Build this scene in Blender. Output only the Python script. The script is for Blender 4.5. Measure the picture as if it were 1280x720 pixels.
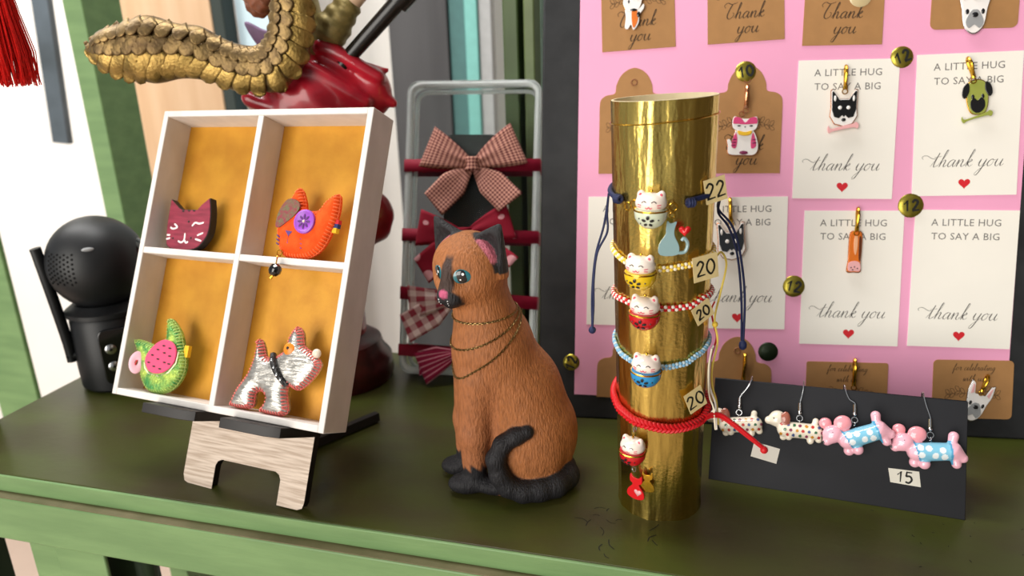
import bpy, math, random
import numpy as np
from mathutils import Matrix, Vector

for o in list(bpy.data.objects):
    bpy.data.objects.remove(o, do_unlink=True)
SC = bpy.context.scene
COL = SC.collection
PI = math.pi
CM = 0.01
TZ = 80.0          # height of the table top above the floor, cm
# All lengths below are in centimetres; z = 0 is the table top.

def lin(h, k=1.0):
    h = h.lstrip('#')
    r = []
    for i in (0, 2, 4):
        v = int(h[i:i+2], 16) / 255
        r.append((v/12.92 if v <= .04045 else ((v+.055)/1.055)**2.4) * k)
    return (r[0], r[1], r[2], 1)

# ------------------------------------------------------------- camera, world, light
def axes(yaw, lean=0.0, roll=0.0):
    y, l, r = (math.radians(t) for t in (yaw, lean, roll))
    h = Vector((math.cos(y), math.sin(y), 0)); back = Vector((-math.sin(y), math.cos(y), 0))
    upv = Vector((0, 0, 1))*math.cos(l) + back*math.sin(l)
    a = h*math.cos(r) + upv*math.sin(r); b = -h*math.sin(r) + upv*math.cos(r)
    return a, b, a.cross(b)

def mat4(X, Y, Z, o):
    m = Matrix.Identity(4)
    for i in range(3):
        m[i][0], m[i][1], m[i][2] = X[i], Y[i], Z[i]
    m[0][3], m[1][3], m[2][3] = o[0], o[1], o[2]
    return m

def lean_frame(o, yaw, lean, roll=0):      # X right along the face, Y up the face, Z out of it
    a, b, n = axes(yaw, lean, roll)
    return mat4(a, b, n, o)

def up_frame(x, y, z=0, yaw=0):
    return Matrix.Translation((x, y, z)) @ Matrix.Rotation(math.radians(yaw), 4, 'Z')

def world(m):                              # cm frame -> world metres
    w = m.copy()
    w[0][3] *= CM; w[1][3] *= CM; w[2][3] = (w[2][3] + TZ)*CM
    return w

cd = bpy.data.cameras.new('camera')
cam = bpy.data.objects.new('camera', cd); COL.objects.link(cam)
p, r = math.radians(18.0), math.radians(-1.7)
fw = Vector((0, math.cos(p), -math.sin(p))); rt = Vector((1, 0, 0)); upv = rt.cross(fw)
Rv = rt*math.cos(r) + upv*math.sin(r); Uv = -rt*math.sin(r) + upv*math.cos(r)
cam.matrix_world = world(mat4(Rv, Uv, -fw, (0, 0, 26)))
cd.sensor_width = 36; cd.lens = 900/1280*36
cd.clip_start = .01; cd.clip_end = 50
cd.dof.use_dof = True; cd.dof.focus_distance = .40; cd.dof.aperture_fstop = 8.0
SC.camera = cam

wd = bpy.data.worlds.new('daylight'); SC.world = wd; wd.use_nodes = True
wd.node_tree.nodes['Background'].inputs[0].default_value = (0.93, 0.97, 1.0, 1)
wd.node_tree.nodes['Background'].inputs[1].default_value = 0.34

def area(name, loc, target, sx, sy, power, col):
    l = bpy.data.lights.new(name, 'AREA'); l.shape = 'RECTANGLE'
    l.size, l.size_y, l.energy, l.color = sx*CM, sy*CM, power, col
    o = bpy.data.objects.new(name, l); COL.objects.link(o)
    d = Vector(target) - Vector(loc)
    o.matrix_world = world(Matrix.Translation(loc) @ d.to_track_quat('-Z', 'Y').to_matrix().to_4x4())
area('window_daylight', (-190, -190, 55), (0, 45, 12), 210, 250, 112, (1.0, 0.95, 0.87))
area('back_wall_fill', (-75, 78, 125), (-62, 116, 5), 170, 30, 30, (1.0, 0.99, 0.97))  # added fill lamp that whitens the back wall, not an actual opening

SC.view_settings.view_transform = 'Standard'; SC.view_settings.look = 'None'
SC.view_settings.exposure = 0.0; SC.view_settings.gamma = 1.0
SC.view_settings.use_curve_mapping = False

# ------------------------------------------------------------- materials
MATS = {}
def mat(name, col='#808080', rough=.5, metal=0.0, var=0.0, vs=1.0, col2=None, bump=0.0, bs=8.0,
        st=(1, 1, 1), attr=False, spec=.5, trans=0.0, ior=1.45, coat=0.0, cover=(.35, .65)):
    if name in MATS: return MATS[name]
    m = bpy.data.materials.new(name); m.use_nodes = True
    nt = m.node_tree; N = nt.nodes; L = nt.links
    b = N['Principled BSDF']
    c = lin(col) if isinstance(col, str) else col
    b.inputs['Base Color'].default_value = c
    b.inputs['Roughness'].default_value = rough; b.inputs['Metallic'].default_value = metal
    b.inputs['Specular IOR Level'].default_value = spec; b.inputs['IOR'].default_value = ior
    b.inputs['Transmission Weight'].default_value = trans; b.inputs['Coat Weight'].default_value = coat
    tc = N.new('ShaderNodeTexCoord'); mp = N.new('ShaderNodeMapping')
    mp.inputs['Scale'].default_value = tuple(100*s for s in st)      # one unit = one centimetre
    L.new(tc.outputs['Object'], mp.inputs['Vector'])
    src = None
    if attr:
        a = N.new('ShaderNodeAttribute'); a.attribute_name = 'Col'; src = a.outputs['Color']
    if col2 or var:
        n = N.new('ShaderNodeTexNoise'); n.inputs['Scale'].default_value = vs; n.inputs['Detail'].default_value = 5
        L.new(mp.outputs[0], n.inputs['Vector'])
        rm = N.new('ShaderNodeMapRange'); rm.inputs[1].default_value, rm.inputs[2].default_value = cover
        L.new(n.outputs['Fac'], rm.inputs[0])
        mx = N.new('ShaderNodeMix'); mx.data_type = 'RGBA'
        L.new(rm.outputs[0], mx.inputs[0])
        if src:
            mu = N.new('ShaderNodeMix'); mu.data_type = 'RGBA'; mu.blend_type = 'MULTIPLY'
            mu.inputs[0].default_value = 1; mu.inputs[7].default_value = (1-var, 1-var, 1-var, 1)
            L.new(src, mu.inputs[6]); L.new(src, mx.inputs[6]); L.new(mu.outputs[2], mx.inputs[7])
        else:
            mx.inputs[6].default_value = c
            mx.inputs[7].default_value = lin(col2) if col2 else tuple(x*(1-var) for x in c[:3]) + (1,)
        src = mx.outputs[2]
    if src: L.new(src, b.inputs['Base Color'])
    if bump:
        n2 = N.new('ShaderNodeTexNoise'); n2.inputs['Scale'].default_value = bs; n2.inputs['Detail'].default_value = 4
        L.new(mp.outputs[0], n2.inputs['Vector'])
        bp = N.new('ShaderNodeBump'); bp.inputs['Strength'].default_value = bump; bp.inputs['Distance'].default_value = .002
        L.new(n2.outputs['Fac'], bp.inputs['Height']); L.new(bp.outputs[0], b.inputs['Normal'])
    MATS[name] = m
    return m

def mat_uv(name, kind, c1, c2, c3=None, period=.3, rough=.75):
    """woven ribbon patterns laid along the ribbon's own UV (in cm)"""
    if name in MATS: return MATS[name]
    m = bpy.data.materials.new(name); m.use_nodes = True
    nt = m.node_tree; N = nt.nodes; L = nt.links; b = N['Principled BSDF']
    b.inputs['Roughness'].default_value = rough; b.inputs['Specular IOR Level'].default_value = .2
    uv = N.new('ShaderNodeUVMap'); sp = N.new('ShaderNodeSeparateXYZ'); L.new(uv.outputs[0], sp.inputs[0])
    def stripe(out, per, duty):
        d = N.new('ShaderNodeMath'); d.operation = 'DIVIDE'; d.inputs[1].default_value = per; L.new(out, d.inputs[0])
        f = N.new('ShaderNodeMath'); f.operation = 'FRACT'; L.new(d.outputs[0], f.inputs[0])
        g = N.new('ShaderNodeMath'); g.operation = 'LESS_THAN'; g.inputs[1].default_value = duty; L.new(f.outputs[0], g.inputs[0])
        return g.outputs[0]
    mx = N.new('ShaderNodeMix'); mx.data_type = 'RGBA'
    mx.inputs[6].default_value = lin(c1); mx.inputs[7].default_value = lin(c2)
    if kind == 'check':
        a = stripe(sp.outputs[0], period, .5); d = stripe(sp.outputs[1], period, .5)
        s = N.new('ShaderNodeMath'); s.operation = 'ADD'; L.new(a, s.inputs[0]); L.new(d, s.inputs[1])
        h = N.new('ShaderNodeMath'); h.operation = 'MULTIPLY'; h.inputs[1].default_value = .5; L.new(s.outputs[0], h.inputs[0])
        L.new(h.outputs[0], mx.inputs[0])
    elif kind == 'stripe':
        L.new(stripe(sp.outputs[1], period, .22), mx.inputs[0])
    else:
        vo = N.new('ShaderNodeTexVoronoi'); vo.inputs['Scale'].default_value = 1/period; vo.inputs['Randomness'].default_value = .6
        L.new(uv.outputs[0], vo.inputs['Vector'])
        g = N.new('ShaderNodeMath'); g.operation = 'LESS_THAN'; g.inputs[1].default_value = .33; L.new(vo.outputs['Distance'], g.inputs[0])
        L.new(g.outputs[0], mx.inputs[0])
    L.new(mx.outputs[2], b.inputs['Base Color'])
    MATS[name] = m
    return m

# ------------------------------------------------------------- mesh toolkit
class MB:
    def __init__(s): s.v = []; s.f = []; s.uv = []; s.mi = []; s.cur = 0
    def add(s, v, f, M=None, uv=None):
        n = len(s.v)
        if M is not None: v = [tuple(M @ Vector(q)) for q in v]
        s.v += [tuple(q) for q in v]; s.f += [tuple(i+n for i in q) for q in f]
        s.uv += uv if uv else [(q[0], q[1]) for q in v]
        s.mi += [s.cur]*len(f)
        return s
    def box(s, x0, x1, y0, y1, z0, z1, M=None):
        v = [(x, y, z) for z in (z0, z1) for y in (y0, y1) for x in (x0, x1)]
        return s.add(v, [(0, 2, 3, 1), (4, 5, 7, 6), (0, 1, 5, 4), (2, 6, 7, 3), (0, 4, 6, 2), (1, 3, 7, 5)], M)
    def tube(s, path, r, seg=8, closed=False, flat=1.0, M=None, cap=True):
        P = [Vector(q) for q in path]; n = len(P)
        rad = r if isinstance(r, (list, tuple)) else [r]*n
        v = []; f = []; prev = None
        for i in range(n):
            t = (P[(i+1) % n] - P[i-1]) if closed else (P[min(i+1, n-1)] - P[max(i-1, 0)])
            t = t.normalized() if t.length > 1e-9 else Vector((0, 0, 1))
            if prev is None:
                ref = Vector((0, 0, 1)) if abs(t.z) < .9 else Vector((1, 0, 0))
                a = t.cross(ref).normalized()
            else:
                a = prev - t*prev.dot(t); a = a.normalized() if a.length > 1e-6 else t.orthogonal().normalized()
            prev = a; b = t.cross(a)
            for k in range(seg):
                w = 2*PI*k/seg
                v.append(P[i] + a*math.cos(w)*rad[i] + b*math.sin(w)*rad[i]*flat)
        m = n if closed else n-1
        for i in range(m):
            j = (i+1) % n
            for k in range(seg):
                l = (k+1) % seg
                f.append((i*seg+k, i*seg+l, j*seg+l, j*seg+k))
        if not closed and cap:
            f.append(tuple(range(seg-1, -1, -1))); f.append(tuple(range((n-1)*seg, n*seg)))
        return s.add(v, f, M)
    def cyl(s, p0, p1, r0, r1=None, seg=16, M=None):
        return s.tube([p0, p1], [r0, r0 if r1 is None else r1], seg, M=M)
    def ell(s, c, r, nu=16, nv=10, M=None):
        if not isinstance(r, (tuple, list)): r = (r, r, r)
        v = [(c[0], c[1], c[2]-r[2])]; f = []
        for j in range(1, nv):
            ph = PI*j/nv
            for i in range(nu):
                t = 2*PI*i/nu
                v.append((c[0]+r[0]*math.sin(ph)*math.cos(t), c[1]+r[1]*math.sin(ph)*math.sin(t), c[2]-r[2]*math.cos(ph)))
        v.append((c[0], c[1], c[2]+r[2])); e = len(v)-1
        for i in range(nu):
            k = (i+1) % nu
            f.append((0, 1+k, 1+i)); f.append((e, e-nu+i, e-nu+k))
            for j in range(nv-2):
                o = 1+j*nu
                f.append((o+i, o+k, o+nu+k, o+nu+i))
        return s.add(v, f, M)
    def lathe(s, prof, seg=32, M=None, fun=None):
        v = []; f = []; n = len(prof)
        for i in range(seg):
            t = 2*PI*i/seg
            for (r, z) in prof:
                k, dz = fun(t, z) if fun else (1, 0)
                v.append((r*k*math.cos(t), r*k*math.sin(t), z+dz))
        for i in range(seg):
            j = (i+1) % seg
            for q in range(n-1):
                f.append((i*n+q, j*n+q, j*n+q+1, i*n+q+1))
        return s.add(v, f, M)
    def prism(s, out, z0, z1, M=None):
        n = len(out)
        if sum(out[i-1][0]*out[i][1]-out[i][0]*out[i-1][1] for i in range(n)) < 0: out = out[::-1]
        v = [(x, y, z0) for x, y in out] + [(x, y, z1) for x, y in out]
        f = [tuple(range(n-1, -1, -1)), tuple(range(n, 2*n))] + [(i, (i+1) % n, n+(i+1) % n, n+i) for i in range(n)]
        return s.add(v, f, M)
    def torus(s, c, R, r, M=None, seg=20, ax='Z', sq=1.0):
        pts = []
        for i in range(seg):
            t = 2*PI*i/seg; x, y = R*math.cos(t), R*math.sin(t)*sq
            pts.append({'Z': (c[0]+x, c[1]+y, c[2]), 'Y': (c[0]+x, c[1], c[2]+y), 'X': (c[0], c[1]+x, c[2]+y)}[ax])
        return s.tube(pts, r, 6, True, M=M)
    def grid(s, fn, nu, nv, M=None, uvf=None):
        v = [fn(i/nu, j/nv) for j in range(nv+1) for i in range(nu+1)]
        uv = [(uvf(i/nu, j/nv) if uvf else (i/nu, j/nv)) for j in range(nv+1) for i in range(nu+1)]
        f = [(j*(nu+1)+i, j*(nu+1)+i+1, (j+1)*(nu+1)+i+1, (j+1)*(nu+1)+i) for j in range(nv) for i in range(nu)]
        return s.add(v, f, M, uv)
    def stroke(s, pts, w, z=0.0, thin=1.0, M=None):
        """flat pen stroke in the XY plane; thin<1 makes upstrokes finer"""
        n = len(pts); v = []; f = []
        for i in range(n):
            a = Vector(pts[max(i-1, 0)]); b = Vector(pts[min(i+1, n-1)]); t = b-a
            t = t.normalized() if t.length > 1e-9 else Vector((1, 0))
            k = w*(thin + (1-thin)*max(0, -t.y if True else 0))/2
            if i in (0, n-1): k *= .6
            v += [(pts[i][0]-t.y*k, pts[i][1]+t.x*k, z), (pts[i][0]+t.y*k, pts[i][1]-t.x*k, z)]
        for i in range(n-1): f.append((2*i, 2*i+1, 2*i+3, 2*i+2))
        return s.add(v, f, M)

def catmull(pts, k=6, closed=False):
    n = len(pts); out = []
    rng = range(n if closed else n-1)
    for i in rng:
        g = (lambda j: pts[j % n]) if closed else (lambda j: pts[min(max(j, 0), n-1)])
        p0, p1, p2, p3 = g(i-1), g(i), g(i+1), g(i+2)
        for j in range(k):
            t = j/k
            out.append(tuple(.5*(2*b + (c-a)*t + (2*a-5*b+4*c-d)*t*t + (3*b-a-3*c+d)*t**3) for a, b, c, d in zip(p0, p1, p2, p3)))
    if not closed: out.append(tuple(pts[-1]))
    return out

def oval(cx, cy, rx, ry, n=20, rot=0):
    c, s_ = math.cos(rot), math.sin(rot)
    return [(cx+rx*math.cos(2*PI*i/n)*c-ry*math.sin(2*PI*i/n)*s_, cy+rx*math.cos(2*PI*i/n)*s_+ry*math.sin(2*PI*i/n)*c) for i in range(n)]

def rrect(x0, x1, y0, y1, r, k=4):
    o = []
    for cx, cy, a in ((x1-r, y1-r, 0), (x0+r, y1-r, 90), (x0+r, y0+r, 180), (x1-r, y0+r, 270)):
        for i in range(k+1):
            t = math.radians(a+90*i/k); o.append((cx+r*math.cos(t), cy+r*math.sin(t)))
    return o

def tag(o, label, cat, group=None, kind=None):
    if label: o['label'] = label
    if cat: o['category'] = cat
    if group: o['group'] = group
    if kind: o['kind'] = kind
    return o

def obj(name, mb, m, parent=None, frame=None, smooth=35, bevel=0.0, solid=0.0, cols=None, label=None):
    me = bpy.data.meshes.new(name)
    me.from_pydata([(x*CM, y*CM, z*CM) for x, y, z in mb.v], [], mb.f)
    for q in (m if isinstance(m, (list, tuple)) else [m]): me.materials.append(q)
    if any(mb.mi): me.polygons.foreach_set('material_index', mb.mi)
    if mb.uv:
        ul = me.uv_layers.new(name='UVMap'); li = np.zeros(len(me.loops), dtype=np.int32)
        me.loops.foreach_get('vertex_index', li)
        ul.data.foreach_set('uv', np.array(mb.uv, dtype=np.float32)[li].ravel())
    if cols is not None:
        ca = me.color_attributes.new('Col', 'FLOAT_COLOR', 'POINT'); ca.data.foreach_set('color', np.asarray(cols, dtype=np.float32).ravel())
    if smooth:
        me.shade_smooth(); me.set_sharp_from_angle(angle=math.radians(smooth))
    me.update()
    o = bpy.data.objects.new(name, me); COL.objects.link(o)
    if parent is not None:
        o.parent = parent
        if frame is not None:
            w = frame.copy(); w[0][3] *= CM; w[1][3] *= CM; w[2][3] *= CM; o.matrix_local = w
    elif frame is not None: o.matrix_world = world(frame)
    else: o.location = (0, 0, TZ*CM)
    if solid:
        q = o.modifiers.new('thickness', 'SOLIDIFY'); q.thickness = solid*CM; q.offset = 0
    if bevel:
        q = o.modifiers.new('bevel', 'BEVEL'); q.width = bevel*CM; q.segments = 2; q.limit_method = 'ANGLE'; q.angle_limit = math.radians(40)
    if label: o['label'] = label
    return o

def thing(name, label, cat, frame, group=None):
    o = bpy.data.objects.new(name, None); COL.objects.link(o); o.empty_display_size = .01
    o.matrix_world = world(frame)
    return tag(o, label, cat, group)

def dup(o, frame, label=None, group=None):
    r = o.copy(); COL.objects.link(r); r.matrix_world = world(frame)
    if label: r['label'] = label
    if group: r['group'] = group
    for ch in o.children:
        c = ch.copy(); COL.objects.link(c); c.parent = r
        for g in ch.children:
            d = g.copy(); COL.objects.link(d); d.parent = c
    return r

# ------------------------------------------------------------- implicit shapes (one continuous skin)
def s_ell(P, c, r, R=None):
    q = P - np.array(c, dtype=np.float32)
    if R is not None: q = q @ np.array(R, dtype=np.float32)
    r = np.array(r, dtype=np.float32)
    k0 = np.sqrt(((q/r)**2).sum(-1)); k1 = np.sqrt(((q/(r*r))**2).sum(-1)) + 1e-6
    return k0*(k0-1)/k1
def s_cap(P, a, b, ra, rb):
    a = np.array(a, dtype=np.float32); d = np.array(b, dtype=np.float32)-a; q = P-a
    h = np.clip((q@d)/(d@d), 0, 1)
    return np.sqrt(((q-h[..., None]*d)**2).sum(-1)) - (ra+(rb-ra)*h)
def s_chain(P, pts, rad, k=.1):
    f = None
    for i in range(len(pts)-1):
        g = s_cap(P, pts[i], pts[i+1], rad[i], rad[i+1]); f = g if f is None else smin(f, g, k)
    return f
def smin(a, b, k):
    h = np.clip(.5+.5*(b-a)/k, 0, 1)
    return b+(a-b)*h-k*h*(1-h)
def smax(a, b, k): return -smin(-a, -b, k)

def nets(fn, lo, hi, h):
    lo = np.array(lo, dtype=np.float32); n = np.ceil((np.array(hi)-lo)/h).astype(int)+1
    g = np.stack(np.meshgrid(*[lo[i]+h*np.arange(n[i], dtype=np.float32) for i in range(3)], indexing='ij'), -1)
    F = fn(g).astype(np.float32); S_ = F < 0
    c = [(i, j, k) for i in (0, 1) for j in (0, 1) for k in (0, 1)]
    sl = lambda A, q: A[q[0]:A.shape[0]-1+q[0], q[1]:A.shape[1]-1+q[1], q[2]:A.shape[2]-1+q[2]]
    cnt = sum(sl(S_, q).astype(np.int8) for q in c); mix = (cnt > 0) & (cnt < 8)
    ids = np.full(mix.shape, -1, dtype=np.int64); w = np.argwhere(mix); ids[mix] = np.arange(len(w))
    acc = np.zeros((len(w), 3), dtype=np.float64); num = np.zeros(len(w))
    for q in c:
        for ax in range(3):
            if q[ax]: continue
            e = list(q); e[ax] = 1
            A = F[w[:, 0]+q[0], w[:, 1]+q[1], w[:, 2]+q[2]]; B = F[w[:, 0]+e[0], w[:, 1]+e[1], w[:, 2]+e[2]]
            cr = (A < 0) != (B < 0); t = np.where(cr, A/np.where(cr, A-B, 1), 0)
            pt = np.tile(np.array(q, dtype=np.float64), (len(w), 1)); pt[:, ax] += t
            acc[cr] += pt[cr]; num[cr] += 1
    V = lo + h*(w + acc/num[:, None])
    faces = []
    for ax in range(3):
        a, b = (ax+1) % 3, (ax+2) % 3
        s0 = [slice(None)]*3; s1 = [slice(None)]*3; s0[ax] = slice(0, -1); s1[ax] = slice(1, None)
        ch = S_[tuple(s0)] != S_[tuple(s1)]
        e = np.argwhere(ch); m = (e[:, a] > 0) & (e[:, b] > 0) & (e[:, a] < n[a]-1) & (e[:, b] < n[b]-1); e = e[m]
        ins = S_[e[:, 0], e[:, 1], e[:, 2]]
        def cell(da, db):
            q = e.copy(); q[:, a] -= da; q[:, b] -= db; return ids[q[:, 0], q[:, 1], q[:, 2]]
        Q = np.stack([cell(1, 1), cell(0, 1), cell(0, 0), cell(1, 0)], -1)
        Q[~ins] = Q[~ins][:, ::-1]; faces.append(Q)
    return V, np.concatenate(faces)

def organic(name, fn, lo, hi, h, m, parent=None, frame=None, colfn=None, label=None):
    V, Q = nets(fn, lo, hi, h)
    mb = MB(); mb.v = [tuple(q) for q in V.tolist()]; mb.f = [tuple(q) for q in Q.tolist()]; mb.mi = [0]*len(mb.f)
    cols = None
    if colfn is not None:
        cols = np.ones((len(V), 4)); cols[:, :3] = colfn(V.astype(np.float32))
    return obj(name, mb, m, parent, frame, smooth=80, cols=cols, label=label)

def poly_sd(P, out):
    """signed distance to a 2-D outline, for arrays of xy"""
    o = np.array(out, dtype=np.float32); d = np.full(P.shape[:-1], 1e9, dtype=np.float32); ins = np.zeros(P.shape[:-1], dtype=bool)
    for i in range(len(o)):
        a, b = o[i-1], o[i]; e = b-a; q = P-a
        h = np.clip((q@e)/(e@e+1e-9), 0, 1); d = np.minimum(d, np.sqrt(((q-h[..., None]*e)**2).sum(-1)))
        c = ((a[1] > P[..., 1]) != (b[1] > P[..., 1])) & (P[..., 0] < (b[0]-a[0])*(P[..., 1]-a[1])/(b[1]-a[1]+1e-12)+a[0])
        ins ^= c
    return np.where(ins, -d, d)

def puff(name, out, z0, half, rim, h, m, parent, edge=.12, colfn=None, label=None):
    """a stuffed, pillow-like body over an outline"""
    o = np.array(out); lo = (o[:, 0].min()-.3, o[:, 1].min()-.3, z0-half-.25); hi = (o[:, 0].max()+.3, o[:, 1].max()+.3, z0+half+.25)
    xs = np.arange(lo[0], hi[0]+2*h, h); ys = np.arange(lo[1], hi[1]+2*h, h)
    def fn(P):
        d = poly_sd(P[:, :, 0, :2], out)[:, :, None]
        t = np.clip(-d/rim, 0, 1); hh = edge+(half-edge)*np.sqrt(np.clip(1-(1-t)**2, 0, 1))
        return np.maximum((np.abs(P[..., 2]-z0)-hh)*.7, d)
    return organic(name, fn, lo, hi, h, m, parent, colfn=colfn, label=label)

def mix3(c, mask, col):
    w = np.clip(mask, 0, 1)[:, None]
    return c*(1-w)+np.array(lin(col)[:3])*w

# ------------------------------------------------------------- handwriting
GLY = {
 't': [[(0, .1), (.35, 1.0), (.52, 2.0), (.42, 1.2), (.4, .3), (.58, 0), (.9, .3)], [(.05, 1.35), (.95, 1.5)]],
 'h': [[(0, .1), (.45, 1.4), (.6, 2.2), (.45, 2.35), (.34, 1.5), (.28, 0)], [(.28, 0), (.38, .6), (.66, 1), (.8, .8), (.78, .2), (.94, 0), (1.2, .3)]],
 'a': [[(.85, .85), (.6, 1), (.25, .75), (.15, .3), (.35, 0), (.65, .25), (.88, .95), (.82, .3), (.95, 0), (1.2, .3)]],
 'n': [[(0, .3), (.17, 1), (.2, .5), (.18, 0)], [(.18, 0), (.3, .6), (.6, 1), (.75, .8), (.72, .2), (.9, 0), (1.15, .3)]],
 'k': [[(0, .1), (.45, 1.4), (.6, 2.2), (.45, 2.35), (.34, 1.5), (.28, 0)], [(.28, .4), (.62, 1), (.75, .8), (.38, .5), (.7, .03), (1.05, .3)]],
 'y': [[(0, .4), (.15, 1), (.12, .3), (.35, 0), (.65, .3), (.85, 1), (.7, -.2), (.45, -1.1), (.15, -1.2), (.2, -.75), (.9, .1), (1.1, .3)]],
 'o': [[(.6, 1), (.25, .8), (.12, .35), (.35, 0), (.7, .25), (.75, .75), (.55, 1), (.75, .85), (1.05, .9)]],
 'u': [[(0, .4), (.15, 1), (.12, .3), (.35, 0), (.65, .3), (.82, 1), (.78, .3), (.92, 0), (1.2, .3)]],
 'f': [[(0, .1), (.5, 1.5), (.6, 2.2), (.42, 2.2), (.3, 1), (.2, -1), (.35, -1.1), (.45, 0), (.8, .3)]],
 'r': [[(0, .2), (.25, 1.1), (.35, .9), (.6, .95), (.5, .3), (.65, 0), (.9, .3)]],
 'c': [[(.65, .8), (.45, 1), (.15, .6), (.2, .1), (.5, 0), (.85, .3)]],
 'e': [[(0, .2), (.5, .6), (.5, .95), (.25, .95), (.12, .4), (.35, 0), (.8, .3)]],
 'l': [[(0, .1), (.45, 1.4), (.55, 2.2), (.35, 2.2), (.28, 1), (.35, .1), (.5, 0), (.75, .3)]],
 'b': [[(0, .1), (.45, 1.4), (.55, 2.2), (.35, 2.2), (.25, .8), (.35, 0), (.7, .2), (.7, .8), (.5, .9), (.9, .8)]],
 'i': [[(0, .3), (.2, 1), (.18, .3), (.35, 0), (.6, .3)], [(.22, 1.4), (.28, 1.55)]],
 'g': [[(.75, .85), (.5, 1), (.15, .6), (.3, 0), (.6, .3), (.8, 1), (.65, -.5), (.4, -1.2), (.15, -1), (.9, .2)]],
 'w': [[(0, .4), (.12, 1), (.12, .2), (.35, 0), (.55, .9), (.6, .1), (.85, .1), (1, 1), (1.2, .9)]],
 's': [[(0, .1), (.35, 1), (.55, .5), (.35, 0), (.1, .1), (.6, .05), (.8, .3)]],
 'T': [[(-.35, 1.7), (-.6, 2.1), (-.2, 2.45), (.5, 2.2), (1.3, 2.45)], [(.6, 2.25), (.3, 1.2), (.25, .4), (.6, 0), (1.1, .3), (1.15, .8), (.9, .9)]],
}
ADV = {'T': 1.35}
def write(mb, text, x, y, size, w, shear=.3, thin=.35, z=0.0, centre=True, swash=False):
    adv = []; cx = 0
    for ch in text:
        if ch == ' ': cx += .75; adv.append(None); continue
        adv.append(cx); cx += ADV.get(ch, max(q[0] for st in GLY[ch] for q in st)-.02)
    off = -cx/2 if centre else 0
    for ch, a in zip(text, adv):
        if a is None: continue
        for st in GLY[ch]:
            pts = catmull([(a+off+px, py) for px, py in st], 5)
            mb.stroke([(x+(px+shear*py)*size, y+py*size) for px, py in pts], w, z, thin)
    if swash:
        st = catmull([(off-1.35, 1.15), (off-1.6, 1.35), (off-1.45, 1.6), (off-1.0, 1.6), (off-.4, 1.3), (off+.1, 1.15), (off+.5, 1.3)], 5)
        mb.stroke([(x+(px+shear*py)*size, y+py*size) for px, py in st], w*.6, z, .8)
    return mb

def digits(mb, text, x, y, s, w, z=0.0, rot=0.0):
    D = {'0': [catmull([(.35, 1), (.1, .7), (.1, .3), (.35, 0), (.6, .3), (.6, .7)], 4, True)],
         '1': [[(.05, .65), (.35, 1), (.33, 0)]],
         '2': [catmull([(.08, .75), (.3, 1), (.55, .8), (.35, .4), (.05, .03)], 4) + [(.65, .05)]],
         '5': [[(.6, 1), (.15, 1), (.1, .6)] + catmull([(.1, .6), (.45, .62), (.6, .3), (.35, 0), (.05, .08)], 4)]}
    n = len(text); c, q = math.cos(rot), math.sin(rot)
    for i, ch in enumerate(text):
        for st in D[ch]:
            if ch == '0': st = st+[st[0]]
            pts = [((px+i*.72-n*.36)*s, (py-.5)*s) for px, py in st]
            mb.stroke([(x+a*c-b*q, y+a*q+b*c) for a, b in pts], w, z)
    return mb

def print_caps(lines, size, gap):
    """plain sans capitals as flat print, taken from the built-in font"""
    mb = MB()
    for i, t in enumerate(lines):
        cu = bpy.data.curves.new('lettering', 'FONT'); cu.body = t; cu.align_x = 'CENTER'; cu.size = size
        cu.resolution_u = 2; cu.space_character = 1.05
        o = bpy.data.objects.new('lettering', cu); COL.objects.link(o)
        me = bpy.data.meshes.new_from_object(o.evaluated_get(bpy.context.evaluated_depsgraph_get()))
        mb.add([(v.co.x, v.co.y-i*gap, v.co.z) for v in me.vertices], [tuple(p.vertices) for p in me.polygons])
        bpy.data.objects.remove(o); bpy.data.meshes.remove(me)
    return mb

def heart(mb, x, y, s, z=0.0, M=None):
    out = [(x+s*.058*16*math.sin(t)**3/1.0, y+s*.058*(13*math.cos(t)-5*math.cos(2*t)-2*math.cos(3*t)-math.cos(4*t))) for t in [2*PI*i/24 for i in range(24)]]
    return mb.add([(a, b, z) for a, b in out], [tuple(range(len(out)-1, -1, -1))], M)

# ============================================================= the setting
TF = up_frame(0, 0, 0, -15.4)      # table frame: X along the front edge, Y towards the back
M_wall = mat('wall_plaster', '#efebe6', .85, var=.05, vs=.06)
M_floor = mat('floor_concrete', '#c9b3a4', .8, var=.15, vs=.05)
M_ceil = mat('shade_ceiling_brown', '#6d5a48', .8, var=.2, vs=.1)
M_gl = mat('green_paint', '#73935f', .45, col2='#668655', vs=.5, bump=.08, bs=3, st=(.3, 1, 2))
M_gd = mat('green_paint_shaded', '#5d7550', .5, col2='#536a48', vs=.4)  # same green paint with shade mixed into the colour, for side faces
M_gtop = mat('olive_tabletop_paint', '#3f4519', .36, col2='#3a341c', vs=.13, cover=(.35, .7), bump=.05, bs=1.2, st=(1, 2, 1), spec=.32)
M_gdk = mat('dark_green_paint', '#2b4029', .6, var=.2, vs=.2)

def setting(name, mb, m): return tag(obj(name, mb, m, None, TF, bevel=0), None, None, kind='structure')
setting('floor', MB().box(-320, 240, -250, 140, -TZ-5, -TZ), M_floor)
setting('wall_back', MB().box(-320, 240, 116, 124, -TZ, 160), M_wall)
setting('shade_wall_right', MB().box(118, 124, -250, 116, -TZ, 160), mat('dark_shade_wall', '#4f4433', .7, var=.3, vs=.06))  # unseen wall, added to darken reflections and right-hand faces
setting('shade_ceiling', MB().box(-320, 240, -30, 124, 160, 166), M_ceil)  # unseen, added overhead so light enters level from the front

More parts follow.
